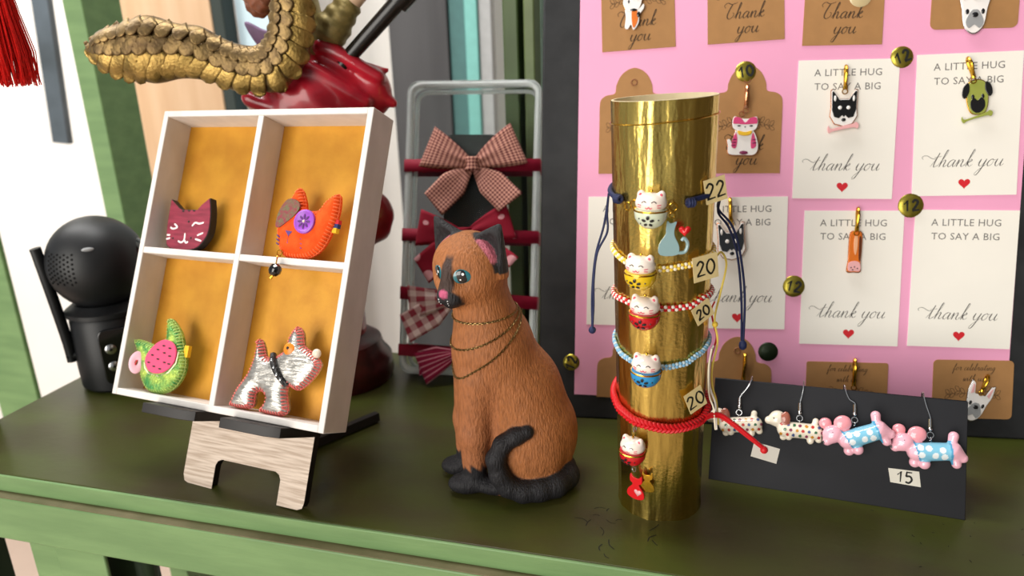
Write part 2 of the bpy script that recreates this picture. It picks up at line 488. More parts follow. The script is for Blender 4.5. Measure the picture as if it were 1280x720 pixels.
def plank(name, label, cat, x0, x1, y0, y1, z0, z1, m, tilt=0, bev=.15):
    F = TF @ Matrix.Translation(((x0+x1)/2, (y0+y1)/2, z0)) @ Matrix.Rotation(math.radians(tilt), 4, 'Y')
    w, d = (x1-x0)/2, (y1-y0)/2
    return tag(obj(name, MB().box(-w, w, -d, d, 0, z1-z0), m, None, F, bevel=bev), label, cat)

# posts and boards behind the table
GPOST = [m_ for m_ in (M_gl, M_gd)]
plank('wooden_post', 'tall green painted wooden post behind the black security camera', 'post', -64, -61.6, 64, 69.3, -TZ, 160, M_gl)
plank('wooden_post', 'light green post at the far end of the table, beside the white wall', 'post', -79, -72.9, 58, 58.6, -TZ, 160, M_gl)
plank('wooden_post', 'dark green post behind the clear bow case, left of the black gap', 'post', -17.44, -16.07, 62.7, 65.1, -TZ, 160, mat('moss_paint', '#4c5f36', .5, var=.15, vs=.3))
plank('gap_slat', 'thin black upright rail for the shade in the gap between two green posts', 'slat', -16.3, -15.45, 65.2, 66.1, -TZ, 160, mat('gap_black', '#0c0d0c', .5))  # black filler for the dark gap between the posts, shade given as colour
plank('wooden_post', 'narrow olive green post between the black rail and pale teal board', 'post', -15.62, -14.64, 62.7, 65.1, -TZ, 160, mat('olive_paint', '#66754a', .5, var=.2, vs=.6))
plank('wooden_board', 'pale teal board beside the pink card board', 'board', -15.3, -11.5, 67.5, 69, -TZ, 160, mat('pale_teal_paint', '#9fb9a6', .6, var=.1))
plank('wooden_board', 'wide light tan plywood board standing against the wall behind the gold wing', 'board', -88.5, -70.2, 96, 98, -TZ, 160, mat('plywood', '#cfae8d', .65, col2='#c09c79', vs=.15, st=(2, 1, .25)))
plank('frame_strip', 'narrow black frame strip beside the tan plywood board', 'frame', -70.1, -68.2, 96, 99, -TZ, 160, mat('blackish_frame', '#26302c', .6))
plank('painted_panel', 'pale blue panel painted for the sky glare behind the winged statue', 'panel', -68.2, -58.5, 99, 101, 8, 160, mat('pale_blue_glare', '#cfe6f2', .5, var=.06, vs=.1))  # pale colour stands in for bright sky glare in the background
plank('painted_panel', 'dark slate panel under the pale blue panel', 'panel', -68.2, -58.5, 99, 101, -TZ, 7.8, mat('slate_panel', '#3a4247', .6, var=.2, vs=.2))
plank('hanging_strap', 'dark grey strap hanging against the white wall', 'strap', -112.4, -108.9, 104, 105.2, 13.2, 160, mat('dark_strap', '#3b4348', .5, col2='#566069', vs=.1), tilt=5)
plank('wooden_board', 'charcoal weathered board behind the clear bow case', 'board', -43.2, -34.6, 97, 99, -TZ, 160, mat('charcoal_board', '#4b4a4c', .7, col2='#3a393b', vs=.12, st=(2, 1, .2)), )
plank('wooden_board', 'deep teal board next to the charcoal board', 'board', -34.58, -32.22, 97.5, 99, -TZ, 160, mat('deep_teal', '#3f6a69', .6, var=.1))
plank('wooden_board', 'bright turquoise board strip next to the deep teal board', 'board', -32.2, -30.4, 97, 99, -TZ, 160, mat('turquoise', '#74b5ae', .6, var=.1))
plank('wooden_board', 'light grey board strip beside the turquoise strip', 'board', -30.4, -28.6, 97.5, 99, -TZ, 160, mat('grey_board', '#a9aaab', .6, var=.1))

# ============================================================= the table
T = thing('display_table', 'green painted wooden table with dark olive top carrying all the trinkets', 'table', TF @ Matrix.Translation((-10, 44, -TZ)))
OFF = Matrix.Translation((10, -44, TZ))
def tpart(name, x0, x1, y0, y1, z0, z1, m, bev=.12): return obj(name, MB().box(x0, x1, y0, y1, z0, z1), m, T, OFF, bevel=bev)
tpart('tabletop', -52.4, 62, 31.95, 56.6, -1.25, 0, M_gtop, .06)
tpart('edge_strip', -52.4, 62, 31.75, 31.94, -1.25, -.02, M_gl, .05)
tpart('apron', -52.4, 62, 31.05, 31.95, -4.6, -1.26, [M_gl], .12)
tpart('apron_ledge', -52.4, 62, 31.07, 31.95, -1.26, -1.2, mat('worn_ledge', '#6b6144', .6, col2='#54512f', vs=.4), .02)
tpart('back_rail', -52.4, 62, 55.4, 56.4, -6, -1.26, M_gl)
tpart('leg', -51.5, -48.4, 31.97, 33.4, -TZ, -1.26, M_gdk)
tpart('leg', 58, 61, 32.2, 35, -TZ, -1.26, M_gl)
tpart('leg', 58, 61, 53, 56, -TZ, -1.26, M_gl)
tpart('leg', -51.2, -49, 50, 53.7, -TZ, -1.26, M_gl)
tpart('upright', -44.9, -42.4, 32.4, 32.9, -TZ, -4.0, M_gl)
tpart('side_panel', -42.3, -38.1, 32.1, 32.4, -TZ, -4.0, M_gl)
plank('wooden_post', 'short dark green post fixed to the end of the table', 'post', -54.6, -52.4, 36, 38.2, -4.6, 9, M_gdk)
plank('shade_slab', 'dark green crate put in for the shade under the table behind the side panel', 'slab', -46, -37.2, 34.2, 36, -TZ, -5, M_gdk, bev=.8)  # dark filler for the shadowed opening below the apron, shade given as colour

random.seed(8); mb = MB()
for i in range(26):
    x, y = (random.uniform(3.6, 7.6), random.uniform(32.3, 37)) if i < 14 else (random.uniform(20, 28), random.uniform(30.5, 36))
    a = random.uniform(0, PI); l = random.uniform(.25, .9) if i < 14 else random.uniform(.08, .25); k = random.uniform(-.5, .5)
    mb.stroke(catmull([(x, y), (x+l*.5*math.cos(a), y+l*.5*math.sin(a)), (x+l*math.cos(a+k), y+l*math.sin(a+k))], 4), random.uniform(.03, .07), .012)
o = obj('scratch_marks', mb, mat('scratch_dark', '#15140c', .8), T, (TF @ Matrix.Translation((-10, 44, -TZ))).inverted(), smooth=0); o['kind'] = 'stuff'

# ============================================================= the black board with pink sheet
BO = Vector((34.577, 43.156, 0)); BF = lean_frame(BO, -9.44, 12.9)
def FB(u, v, z=0.0, rot=0.0): return BF @ Matrix.Translation((u, v, z)) @ Matrix.Rotation(math.radians(rot), 4, 'Z')
M_black = mat('blackboard', '#2c2d2f', .55, col2='#222325', vs=.5, bump=.03, bs=4, spec=.3)
BD = thing('notice_board', 'large black board with a pink sheet glued on, leaning back behind the trinkets', 'board', BF)
obj('panel', MB().box(-33.3, 1.5, 0, 41, -.6, 0), M_black, BD, bevel=.15)
obj('pink_sheet', MB().box(-30.65, -1.28, 1.8, 39.5, -.01, .03), mat('pink_card', '#f0a6c9', .55, var=.05, vs=.12, bump=.03, bs=.6), BD)
obj('prop_leg', MB().tube([(-16, 33, -.6), (-16, 1.5, -6.3)], .8, 4), M_black, BD, smooth=0)

# ---- cards
M_card = mat('white_card', '#f1ede4', .6, var=.02, vs=.3)
M_kraft = mat('kraft_card', '#a97c4c', .75, var=.1, vs=.8, bump=.03, bs=6)
M_ink = mat('grey_ink', '#6d6a68', .7); M_inkd = mat('dark_ink', '#2f2a2a', .7); M_inkb = mat('brown_ink', '#4a3522', .75)
M_heart = mat('red_print', '#d0202c', .55)
CW, CH = 6.46, 9.33
caps = print_caps(['A LITTLE HUG', 'TO SAY A BIG'], .66, .93)
scr = write(MB(), 'thank you', .1, 0, .47, .055, shear=.4, swash=True)
def hug(label, u, v, rot):
    t = thing('greeting_card', label, 'card', FB(u, v, .03, rot), 'white greeting cards on the pink sheet')
    obj('card_sheet', MB().box(-CW/2, CW/2, -CH/2, CH/2, -.01, .04), M_card, t)
    obj('lettering', caps, M_ink, t, Matrix.Translation((0, 3.6, .046)), smooth=0)
    obj('script_lettering', scr, M_inkd, t, Matrix.Translation((-.05, -2.75, .046)), smooth=0)
    obj('heart', heart(MB(), 0, 0, .4), M_heart, t, Matrix.Translation((0, -3.85, .046)), smooth=0)
    return t
h0 = hug('white greeting card behind the black and white husky charm with pink bone', -12.50, 20.97, -.3)
dup(h0, FB(-4.89, 21.2, .03, 1.0), 'white greeting card behind the olive green pug charm')
dup(h0, FB(-11.65, 10.83, .03, .2), 'white greeting card behind the slim orange corgi charm')
dup(h0, FB(-4.54, 10.9, .03, -.2), 'white greeting card with no charm on it')
dup(h0, FB(-19.2, 11.75, .03, .8), 'white greeting card right of the gold tube, behind the navy cord end')
dup(h0, FB(-26.6, 11.75, .03, 0), 'white greeting card mostly hidden behind the gold tube')

def sprig(mb, x, y, s, flip):
    for i in range(4):
        a = x+flip*s*(.25+.28*i); b = y+s*.12*math.sin(i*1.7)
        st = catmull([(a, b), (a+flip*.12*s, b+.28*s), (a+flip*.3*s, b+.3*s), (a+flip*.2*s, b+.05*s), (a, b)], 4); mb.stroke(st, .03)
        st = catmull([(a, b), (a+flip*.16*s, b-.24*s), (a+flip*.32*s, b-.2*s), (a+flip*.2*s, b-.02*s), (a, b)], 4); mb.stroke(st, .03)
    mb.stroke([(x, y), (x+flip*1.4*s, y-.05*s)], .03)
    return mb
thx = write(MB(), 'Thank', -.1, 0, .44, .085, thin=.45); write(thx, 'you', .1, -1.0, .44, .085, thin=.45)
def kraft(label, u, v, rot, out, tx=None, dy=0.0, hole=None, text=True, cel=False, group='kraft tags on the pink sheet'):
    t = thing('kraft_tag', label, 'tag', FB(u, v, .03, rot), group)
    obj('tag_sheet', MB().prism(out, -.01, .045), M_kraft, t)
    if text:
        obj('script_lettering', thx, M_inkb, t, Matrix.Translation((0, dy, .052)), smooth=0)
        sp = MB(); sprig(sp, -.3, dy+1.75, 1.15, -1); sprig(sp, .3, dy+1.75, 1.15, 1)
        obj('printed_sprig', sp, M_inkb, t, Matrix.Translation((0, 0, .052)), smooth=0)
    if cel:
        ct = write(MB(), 'for celebrating', 0, 0, .2, .04, thin=.5); write(ct, 'with us', 0, -.75, .2, .04, thin=.5)
        obj('script_lettering', ct, M_inkb, t, Matrix.Translation((0, dy, .052)), smooth=0)
        sp = MB(); sprig(sp, -.2, dy-1.6, 1.1, -1); sprig(sp, .2, dy-1.6, 1.1, 1)
        obj('printed_sprig', sp, M_inkb, t, Matrix.Translation((0, 0, .052)), smooth=0)
    if hole: obj('eyelet', MB().torus((hole[0], hole[1], .06), .2, .05, seg=14), mat('eyelet_brown', '#8a5a38', .5), t)
    return t
sq = [(-2.55, -3.5), (2.55, -3.5), (2.5, 4), (-2.5, 4)]
kraft('square-cornered kraft tag behind the white and orange calico dog charm', -26.65, 30.2, 2.6, sq, dy=-1.9)
kraft('square-cornered kraft tag with no charm or sticker on it', -19.38, 30.5, 2.4, sq, dy=-1.9)
kraft('square-cornered kraft tag with a clear disc at its top', -12.95, 30.1, -.6, sq, dy=-1.75)
kraft('round-cornered kraft tag behind the grey and white bulldog charm', -4.85, 31.0, -.3, rrect(-2.65, 2.65, -3.6, 4, .4), dy=1.2)
scal = [(-2.4, -3.9), (2.4, -3.9), (2.4, .8)] + catmull([(2.4, .8), (2.32, 1.3), (1.95, 1.6), (1.35, 1.75), (1.25, 2.3), (.95, 2.95), (.5, 3.35), (0, 3.5), (-.5, 3.35), (-.95, 2.95), (-1.25, 2.3), (-1.35, 1.75), (-1.95, 1.6), (-2.32, 1.3), (-2.4, .8)], 4)
kraft('scalloped kraft tag half hidden behind the top of the gold tube', -26.75, 21.95, 0, scal, dy=-2.3, hole=(-.0, 2.5))
kraft('scalloped kraft tag behind the pink and white sitting cat charm', -19.05, 21.95, 0, scal, dy=-2.3, hole=(0, 2.5))
kraft('scalloped kraft tag under the navy cord, standing low behind the black stand', -19.05, 3.0, 0, [(a, max(b, -1.3)) for a, b in scal], text=False, hole=(0, 2.5))
kraft('scalloped kraft tag low behind the gold tube beside the cat', -26.6, 3.0, 0, [(a, max(b, -1.3)) for a, b in scal], text=False)
kraft('kraft celebration tag with a gold clasp, above the pink poodle earrings', -11.6, 3.2, .6, rrect(-2.7, 2.7, -1.9, 1.75, .15), text=False, cel=True, dy=1.1)
kraft('kraft celebration tag behind the tilted grey bulldog charm', -3.45, 3.35, 1.2, rrect(-2.55, 2.5, -2.0, 2.05, .3), text=False, cel=True, dy=1.35)

# ---- round gold price stickers
M_gold = mat('gold_metal', '#d9a93a', .22, 1.0, var=.2, vs=5)
M_stick = mat('gold_foil_sticker', '#a89a3c', .3, .8, var=.25, vs=3)
M_pen = mat('black_marker', '#14140f', .6)
def sticker(label, u, v, r, txt, rot=0, m=M_stick, z=.05):
    t = thing('price_sticker', label, 'sticker', FB(u, v, z, rot), 'round price stickers on the board')
    obj('foil_disc', MB().lathe([(0, .16), (r*.6, .13), (r*.9, .07), (r, 0), (r, -.04)], 24), m, t)
    if txt: obj('numerals', digits(MB(), txt, 0, 0, .72, .16, .17), M_pen, t, smooth=0)
    return t
sticker('round gold sticker reading 10 above the pink cat charm', -19.17, 25.0, .72, '10', 12)
sticker('round gold sticker reading 12 between husky and pug cards', -9.14, 25.7, .72, '12', 22)
sticker('round gold sticker reading 12 above the empty greeting card', -8.06, 15.85, .82, '12', 5)
sticker('round gold sticker reading 12 between the corgi card and navy cord card', -15.4, 10.2, .76, '12', -10)
sticker('dark green round sticker without a number near the navy cord end', -16.94, 5.5, .68, None, 0, mat('dark_green_foil', '#1f2d18', .35, .4))
sticker('round gold sticker at the board edge behind the cat figurine', -30.9, 4.2, .62, '12', 70, z=.02)

# ---- hanging charms
M_enw = mat('white_enamel', '#f3efec', .18, coat=.4); M_enk = mat('black_enamel', '#1a1b1e', .15, coat=.5)
M_eng = mat('grey_enamel', '#9a9c9e', .2, coat=.4); M_enp = mat('pink_enamel', '#eeb3b4', .2, coat=.4)
M_eno = mat('orange_enamel', '#dd7428', .2, coat=.4); M_enl = mat('olive_enamel', '#98a04a', .25, coat=.4)
M_enpk = mat('hot_pink_enamel', '#d8487c', .2, coat=.4); M_rg = mat('rose_gold', '#d99a72', .25, 1.0); M_pl = mat('plum_enamel', '#7d2a52', .2, coat=.4)
M_red = mat('red_enamel', '#d01c22', .2, coat=.4); M_ylw = mat('yellow_enamel', '#edbd2e', .25, coat=.4)
M_silver = mat('silver_metal', '#c9cacc', .2, 1.0)
def clasp(t, y0, y1, w=.24, x=0.0, tilt=0.0, m=None, zo=.34):
    """lobster clasp seen nearly edge-on: bent bow, lever, swivel and jump ring"""
    m = m or M_gold; L_ = y1-y0
    mb = MB()
    R = Matrix.Translation((x, y0, zo)) @ Matrix.Rotation(tilt, 4, 'Z')
    mb.tube(catmull([(0, 0, .0), (-.04, L_*.3, .2), (-.02, L_*.7, .26), (0, L_, -.02), (.03, L_*.8, -.26), (.03, L_*.35, -.16), (0, .05, -.02)], 5), .11, 8, M=R)
    mb.cyl((0, -.12, 0), (0, .22, 0), .15, .13, 10, M=R)
    o = obj('clasp', mb, m, t)
    obj('jump_ring', MB().torus((x, y0-.28, zo), .17, .04, ax='Z'), m, t)
    return o
def layer(t, name, out, z0, z1, m): return obj(name, MB().prism(out, z0, z1), m, t, bevel=.025)
def dots(t, name, pts, z, m):
    mb = MB()
    for q in pts: mb.ell((q[0], q[1], z), (q[2], q[3] if len(q) > 3 else q[2], .04), 10, 6)
    return obj(name, mb, m, t)
Z = .26
def husky(label, u, v, rot, bone=True, s=1.0):
    t = thing('dog_charm', label, 'charm', FB(u, v, .05, rot) @ Matrix.Scale(s, 4), 'dog charms')
    clasp(t, 1.55, 2.95)
    head = [(-.84, 1.35), (-.7, 1.38), (-.3, .78), (.3, .78), (.68, 1.38), (.82, 1.35), (.8, .2), (.85, -.35), (.55, -.85), (0, -1.0), (-.55, -.85), (-.85, -.35), (-.8, .2)]
    layer(t, 'rim', [(a*1.06, b*1.05) for a, b in head], Z-.08, Z, M_rg)
    layer(t, 'head', head, Z, Z+.05, M_enw)
    layer(t, 'mask', [(-.8, 1.28), (-.7, 1.3), (-.3, .72), (.3, .72), (.68, 1.3), (.78, 1.28), (.77, .05), (.62, -.4), (.3, -.5), (.1, -.3), (0, -.42), (-.1, -.3), (-.3, -.5), (-.62, -.4), (-.77, .05)], Z+.05, Z+.075, M_enk)
    dots(t, 'ear_lining', [(-.6, .82, .08, .2), (.59, .82, .08, .2)], Z+.08, M_enw)
    dots(t, 'eyes', [(-.27, .2, .13), (.27, .2, .13)], Z+.08, M_enw)
    dots(t, 'nose', [(0, -.6, .15, .12)], Z+.07, M_enk)
    if bone: layer(t, 'bone', catmull([(-.75, -1.2), (-.95, -1.0), (-1.02, -1.25), (-.9, -1.5), (-.65, -1.38), (.6, -1.12), (.9, -1.2), (.98, -.95), (.8, -.75), (.6, -.88), (0, -1.0)], 4, True), Z+.02, Z+.1, M_enp)
    return t
husky('black and white husky charm with a pink bone on its card', -12.72, 22.2, 0)
husky('black and white husky head charm behind the navy cord', -19.75, 13.1, 4, False, 1.08)

t = thing('dog_charm', 'olive green pug charm with black ears on its card', 'charm', FB(-4.45, 22.75, .05, 4), 'dog charms')
clasp(t, 1.55, 2.8, x=-.25, tilt=.25)
pg = [(a*.88, b) for a, b in catmull([(-.55, 1.1), (0, 1.3), (.55, 1.1), (.72, .4), (.68, -.4), (.4, -.85), (-.3, -.85), (-.6, -.4), (-.7, .4)], 4, True)]
layer(t, 'rim', [(a*1.08, b*1.05) for a, b in pg], Z-.08, Z, M_gold); layer(t, 'head', pg, Z, Z+.05, M_enl)
layer(t, 'ear', catmull([(-.55, 1.15), (-.85, .9), (-.95, .35), (-.75, .15), (-.5, .6)], 4, True), Z+.04, Z+.1, M_enk)
layer(t, 'ear', catmull([(.5, 1.15), (.8, .95), (.9, .4), (.7, .2), (.45, .65)], 4, True), Z+.04, Z+.1, M_enk)
layer(t, 'muzzle', catmull([(-.42, -.05), (-.2, .15), (0, -.02), (.2, .15), (.42, -.05), (.42, -.5), (.15, -.8), (-.15, -.8), (-.42, -.5)], 4, True), Z+.05, Z+.08, M_enk)
dots(t, 'eyes', [(-.3, .22, .1, .16), (.3, .22, .1, .16)], Z+.09, M_enk)
layer(t, 'bone', catmull([(-.75, -1.2), (-.95, -1.0), (-1.0, -1.25), (-.85, -1.45), (-.6, -1.3), (.5, -1.05), (.8, -1.1), (.9, -.85), (.7, -.7), (.5, -.82)], 4, True), Z+.02, Z+.1, M_enl)

t = thing('dog_charm', 'slim orange corgi charm with pale feet on its card', 'charm', FB(-11.55, 12.75, .05, -1), 'dog charms')
clasp(t, 1.5, 2.9)
cg = catmull([(-.35, 1.2), (0, 1.3), (.35, 1.2), (.4, .2), (.38, -.9), (.4, -1.4), (0, -1.45), (-.42, -1.4), (-.38, -.6), (-.4, .3)], 4, True)
layer(t, 'rim', [(a*1.12, b*1.04) for a, b in cg], Z-.08, Z, M_rg); layer(t, 'body', cg, Z, Z+.06, M_eno)
layer(t, 'chest', catmull([(-.1, 1.0), (.1, 1.0), (.12, .2), (.02, -.3), (-.12, .2)], 4, True), Z+.06, Z+.09, mat('peach_enamel', '#f0b48a', .2, coat=.4))
layer(t, 'flank', catmull([(.2, .9), (.36, .8), (.36, -.6), (.24, -.5)], 4, True), Z+.06, Z+.09, mat('dark_brown_enamel', '#5d2c14', .2, coat=.4))
layer(t, 'feet', catmull([(-.38, -.85), (0, -.7), (.35, -.85), (.38, -1.36), (0, -1.4), (-.38, -1.36)], 4, True), Z+.06, Z+.1, M_enp)
dots(t, 'toes', [(-.22, -1.15, .05), (0, -1.1, .05), (.2, -1.2, .05), (-.1, -1.3, .05)], Z+.11, M_enk)

t = thing('cat_charm', 'pink and white sitting cat charm with a yellow collar', 'charm', FB(-19.15, 20.65, .05, -1), None)
clasp(t, 1.95, 3.35, m=M_rg); obj('ring', MB().torus((-.25, 1.45, .3), .16, .045), M_rg, t)
bd = catmull([(-.6, .3), (0, .45), (.6, .3), (.95, -.7), (.75, -1.3), (0, -1.35), (-.95, -1.3), (-1.05, -.75), (-1.12, -.35), (-.95, -.3), (-.75, -.6)], 4, True)
layer(t, 'rim', [(a*1.05, b*1.04) for a, b in bd], Z-.08, Z, M_rg); layer(t, 'body', bd, Z, Z+.05, M_enw)
layer(t, 'flank', catmull([(-.6, .15), (-.45, -.3), (-.55, -.9), (-.85, -.7)], 4, True), Z+.05, Z+.08, M_enpk)
layer(t, 'flank', catmull([(.6, .15), (.45, -.3), (.5, -.9), (.82, -.7)], 4, True), Z+.05, Z+.08, M_enpk)
layer(t, 'head', catmull([(-.75, 1.25), (-.4, 1.15), (0, 1.1), (.4, 1.15), (.75, 1.25), (.85, .75), (.65, .35), (0, .2), (-.65, .35), (-.85, .75)], 4, True), Z+.04, Z+.12, M_enw)
layer(t, 'cap_mark', catmull([(-.72, 1.2), (-.3, 1.15), (0, .85), (.3, 1.15), (.72, 1.2), (.8, .8), (.5, .75), (0, .72), (-.5, .75), (-.8, .8)], 4, True), Z+.12, Z+.15, M_enpk)
layer(t, 'collar', catmull([(-.45, .3), (0, .2), (.45, .3), (.4, .05), (0, -.05), (-.4, .05)], 4, True), Z+.1, Z+.16, M_ylw)
dots(t, 'stripes', [(-.68, -.3, .16, .05), (-.7, -.5, .18, .05), (-.72, -.7, .16, .05), (.66, -.3, .14, .05), (.68, -.52, .16, .05), (0, -1.2, .3, .13)], Z+.09, M_pl)
dots(t, 'eyes', [(-.4, .62, .13, .05), (.4, .62, .13, .05), (0, .55, .05)], Z+.14, M_enk)

t = thing('dog_charm', 'white calico dog charm with orange ear on kraft tag', 'charm', FB(-27.0, 29.35, .05, -3), 'dog charms')
clasp(t, 2.1, 3.4)
hd = catmull([(-.55, 1.6), (-.2, 1.35), (.2, 1.4), (.5, 1.65), (.62, 1.0), (.55, .3), (.2, -.1), (-.3, -.08), (-.65, .35), (-.62, 1.0)], 4, True)
layer(t, 'rim', [(a*1.07, b*1.03+.0) for a, b in hd], Z-.08, Z, M_gold); layer(t, 'head', hd, Z, Z+.06, M_enw)
layer(t, 'ear_patch', catmull([(.0, 1.25), (.25, 1.35), (.48, 1.6), (.58, 1.0), (.4, .7), (.12, .8)], 4, True), Z+.06, Z+.1, M_eno)
layer(t, 'body', catmull([(-.45, .1), (.45, .15), (.75, .45), (.8, .15), (.55, -.3), (.5, -.9), (.2, -1.35), (.0, -1.0), (-.2, -1.3), (-.42, -1.2), (-.4, -.5)], 4, True), Z-.02, Z+.03, M_enw)
layer(t, 'flank', catmull([(-.0, .0), (.3, .05), (.45, -.5), (.35, -1.0), (.15, -1.2), (-.0, -.6)], 4, True), Z+.03, Z+.07, M_eno)
dots(t, 'spots', [(.1, .0, .25, .1), (.45, -.3, .12, .2), (-.28, .55, .06, .13), (-.45, .72, .04), (.05, .72, .04)], Z+.07, M_enk)

def bulldog(label, u, v, rot, s=1.0):
    t = thing('dog_charm', label, 'charm', FB(u, v, .05, rot) @ Matrix.Scale(s, 4), 'dog charms')
    clasp(t, 1.35, 2.6)
    bh = [(-.85, 1.9), (-.62, 1.75), (-.4, .95), (.4, .95), (.62, 1.75), (.85, 1.9)] + catmull([(.85, 1.9), (.9, 1.0), (.75, .3), (.6, -.7), (.2, -1.2), (-.2, -1.2), (-.6, -.7), (-.75, .3), (-.9, 1.0), (-.85, 1.9)], 3)[1:-1]
    layer(t, 'rim', [(a*1.06, b*1.04-.02) for a, b in bh], Z-.08, Z, M_silver); layer(t, 'head', bh, Z, Z+.06, M_enw)
    layer(t, 'ear', [(-.78, 1.7), (-.64, 1.6), (-.5, 1.0), (-.72, .85)], Z+.06, Z+.09, M_enp); layer(t, 'ear', [(.78, 1.7), (.64, 1.6), (.5, 1.0), (.72, .85)], Z+.06, Z+.09, M_enp)
    layer(t, 'muzzle', catmull([(-.25, .15), (0, .25), (.25, .15), (.55, -.5), (.35, -.95), (.05, -.75), (-.05, -.75), (-.35, -.95), (-.55, -.5)], 4, True), Z+.06, Z+.1, M_eng)
    dots(t, 'eyes', [(-.48, .12, .12, .18), (.48, .12, .12, .18)], Z+.08, M_enk); dots(t, 'nose', [(0, -.1, .2, .17)], Z+.12, M_enk)
    return t
bulldog('grey and white bulldog charm on the round-cornered kraft tag', -4.95, 28.3, 0, .98)
bulldog('tilted grey bulldog charm on a kraft celebration tag, beside the earring stand', -3.3, 2.3, -17, .85)

t = thing('price_disc', 'clear round disc stuck at the top of a kraft tag', 'sticker', FB(-11.95, 29.75, .08), None)
obj('disc', MB().lathe([(0, .1), (.55, .09), (.72, .03), (.72, -.04)], 24), mat('milky_plastic', '#cdb98d', .2, coat=.5), t)
t = thing('clasp_charm', 'gold lobster clasp hanging below the navy cord end', 'clasp', FB(-18.62, 3.6, .05, -2), 'gold clasps'); clasp(t, 0, 1.7)
t = thing('clasp_charm', 'gold lobster clasp on the celebration tag above the poodle earrings', 'clasp', FB(-11.2, 3.5, .05, 0), 'gold clasps'); clasp(t, 0, 1.7)

# ============================================================= white shadow box on its little easel
SF = lean_frame((-18.8, 39.9, 5.6), -23.92, 25.66, 1.06)     # front bottom centre of the box
SW, SH, SD, ST = 8.52, 19.4, 2.25, .42
M_wht = mat('white_painted_wood', '#dcd7d2', .6, var=.1, vs=.9, bump=.06, bs=2, st=(1, .4, 1))
M_gp = mat('gold_painted_panel', '#cf952f', .42, .3, col2='#bf8426', vs=.5, bump=.04, bs=5)
X = thing('shadow_box', 'white wooden four-cell shadow box with gold backing on a small easel', 'display box', SF)
def xp(n, *b): return obj(n, MB().box(*b), M_wht, X, bevel=.05)
xp('side_board', -SW, -SW+ST, 0, SH, -SD, 0); xp('side_board', SW-ST, SW, 0, SH, -SD, 0)
xp('top_board', -SW+ST-.02, SW-ST+.02, SH-ST, SH, -SD, 0); xp('bottom_board', -SW+ST-.02, SW-ST+.02, 0, ST, -SD, 0)
xp('divider', -.22, .22, ST-.02, SH-ST+.02, -SD+.2, -.02); xp('divider', -SW+ST-.02, -.2, 9.5, 9.92, -SD+.2, -.03); xp('divider', .2, SW-ST+.02, 9.5, 9.92, -SD+.2, -.03)
obj('back_panel', MB().box(-SW+.1, SW-.1, .1, SH-.1, -SD-.05, -SD+.22), M_gp, X)

# easel: plate in the plane of the box's back
EF = SF @ Matrix.Translation((1.2, 0, -SD-.07))
def mat_grain():
    m = mat('whitewashed_wood', '#d3c2b2', .55, col2='#b09c8a', vs=2.0, st=(.18, 3.2, 1), cover=(.4, .62)); return m
M_blk = mat('black_cut_edge', '#1b1614', .5, var=.2, vs=1)
E = thing('easel_stand', 'small wood-grain easel with black ledges holding the white box', 'easel', EF)
# feet of the plate reach the table: y of the table along the plate
zc = 5.6 + SF[2][2]*(-SD-.07)
y0 = -zc/SF[2][1]
pl = [(-4.15, y0+.02), (-2.2, y0)] + [(-2.2, y0+1.5), (-2.05, y0+1.8), (-1.75, y0+1.95), (2.6, y0+1.95), (2.9, y0+1.8), (3.05, y0+1.5), (3.05, y0)] + [(4.6, y0), (4.95, y0+.15), (5.05, y0+.5), (5.1, 6), (3.6, 8.5), (-3.2, 8.5), (-4.7, 6), (-4.72, y0+.55), (-4.55, y0+.15)]
obj('plate', MB().prism([(x, y) for x, y in pl], -.02, 0), mat_grain(), E)
obj('plate_core', MB().prism([(x, max(y, y0+.24)) for x, y in pl], -.5, -.022), M_blk, E)
for x0, x1 in ((-5.6, -1.3), (.7, 5.2)):
    q = [(x0, SD+1.15), (x1-1.2, SD+1.15), (x1-.3, SD+.75), (x1, .02), (x1, -.4), (x0, -.4)]
    mb = MB(); mb.add([(x, -.62, z) for x, z in q]+[(x, -.02, z) for x, z in q], [tuple(range(6)), tuple(range(11, 5, -1))]+[(i, i+6, (i+1) % 6+6, (i+1) % 6) for i in range(6)])
    obj('ledge', mb, M_blk, E, bevel=.03)
mb = MB()   # rear strut reaching back to the table
inv = EF.inverted()
fp = [inv @ Vector(q) for q in ((-14.4, 46.6, .02), (-15.1, 47.0, .02), (-16.2, 44.6, 8.2), (-15.2, 44.1, 8.2))]
nrm = (fp[1]-fp[0]).cross(fp[2]-fp[0]).normalized()*.3
mb.add([q+nrm for q in fp]+[q-nrm for q in fp], [(0, 1, 2, 3), (7, 6, 5, 4)]+[(i, i+4, (i+1) % 4+4, (i+1) % 4) for i in range(4)])
obj('rear_leg', mb, M_blk, E, smooth=0)
bar = [inv @ Vector(q) for q in ((-10.4, 48.6, .42), (-16.5, 42.7, .42))]
obj('rear_brace', MB().tube(bar, .42, 4), M_blk, E, smooth=0)

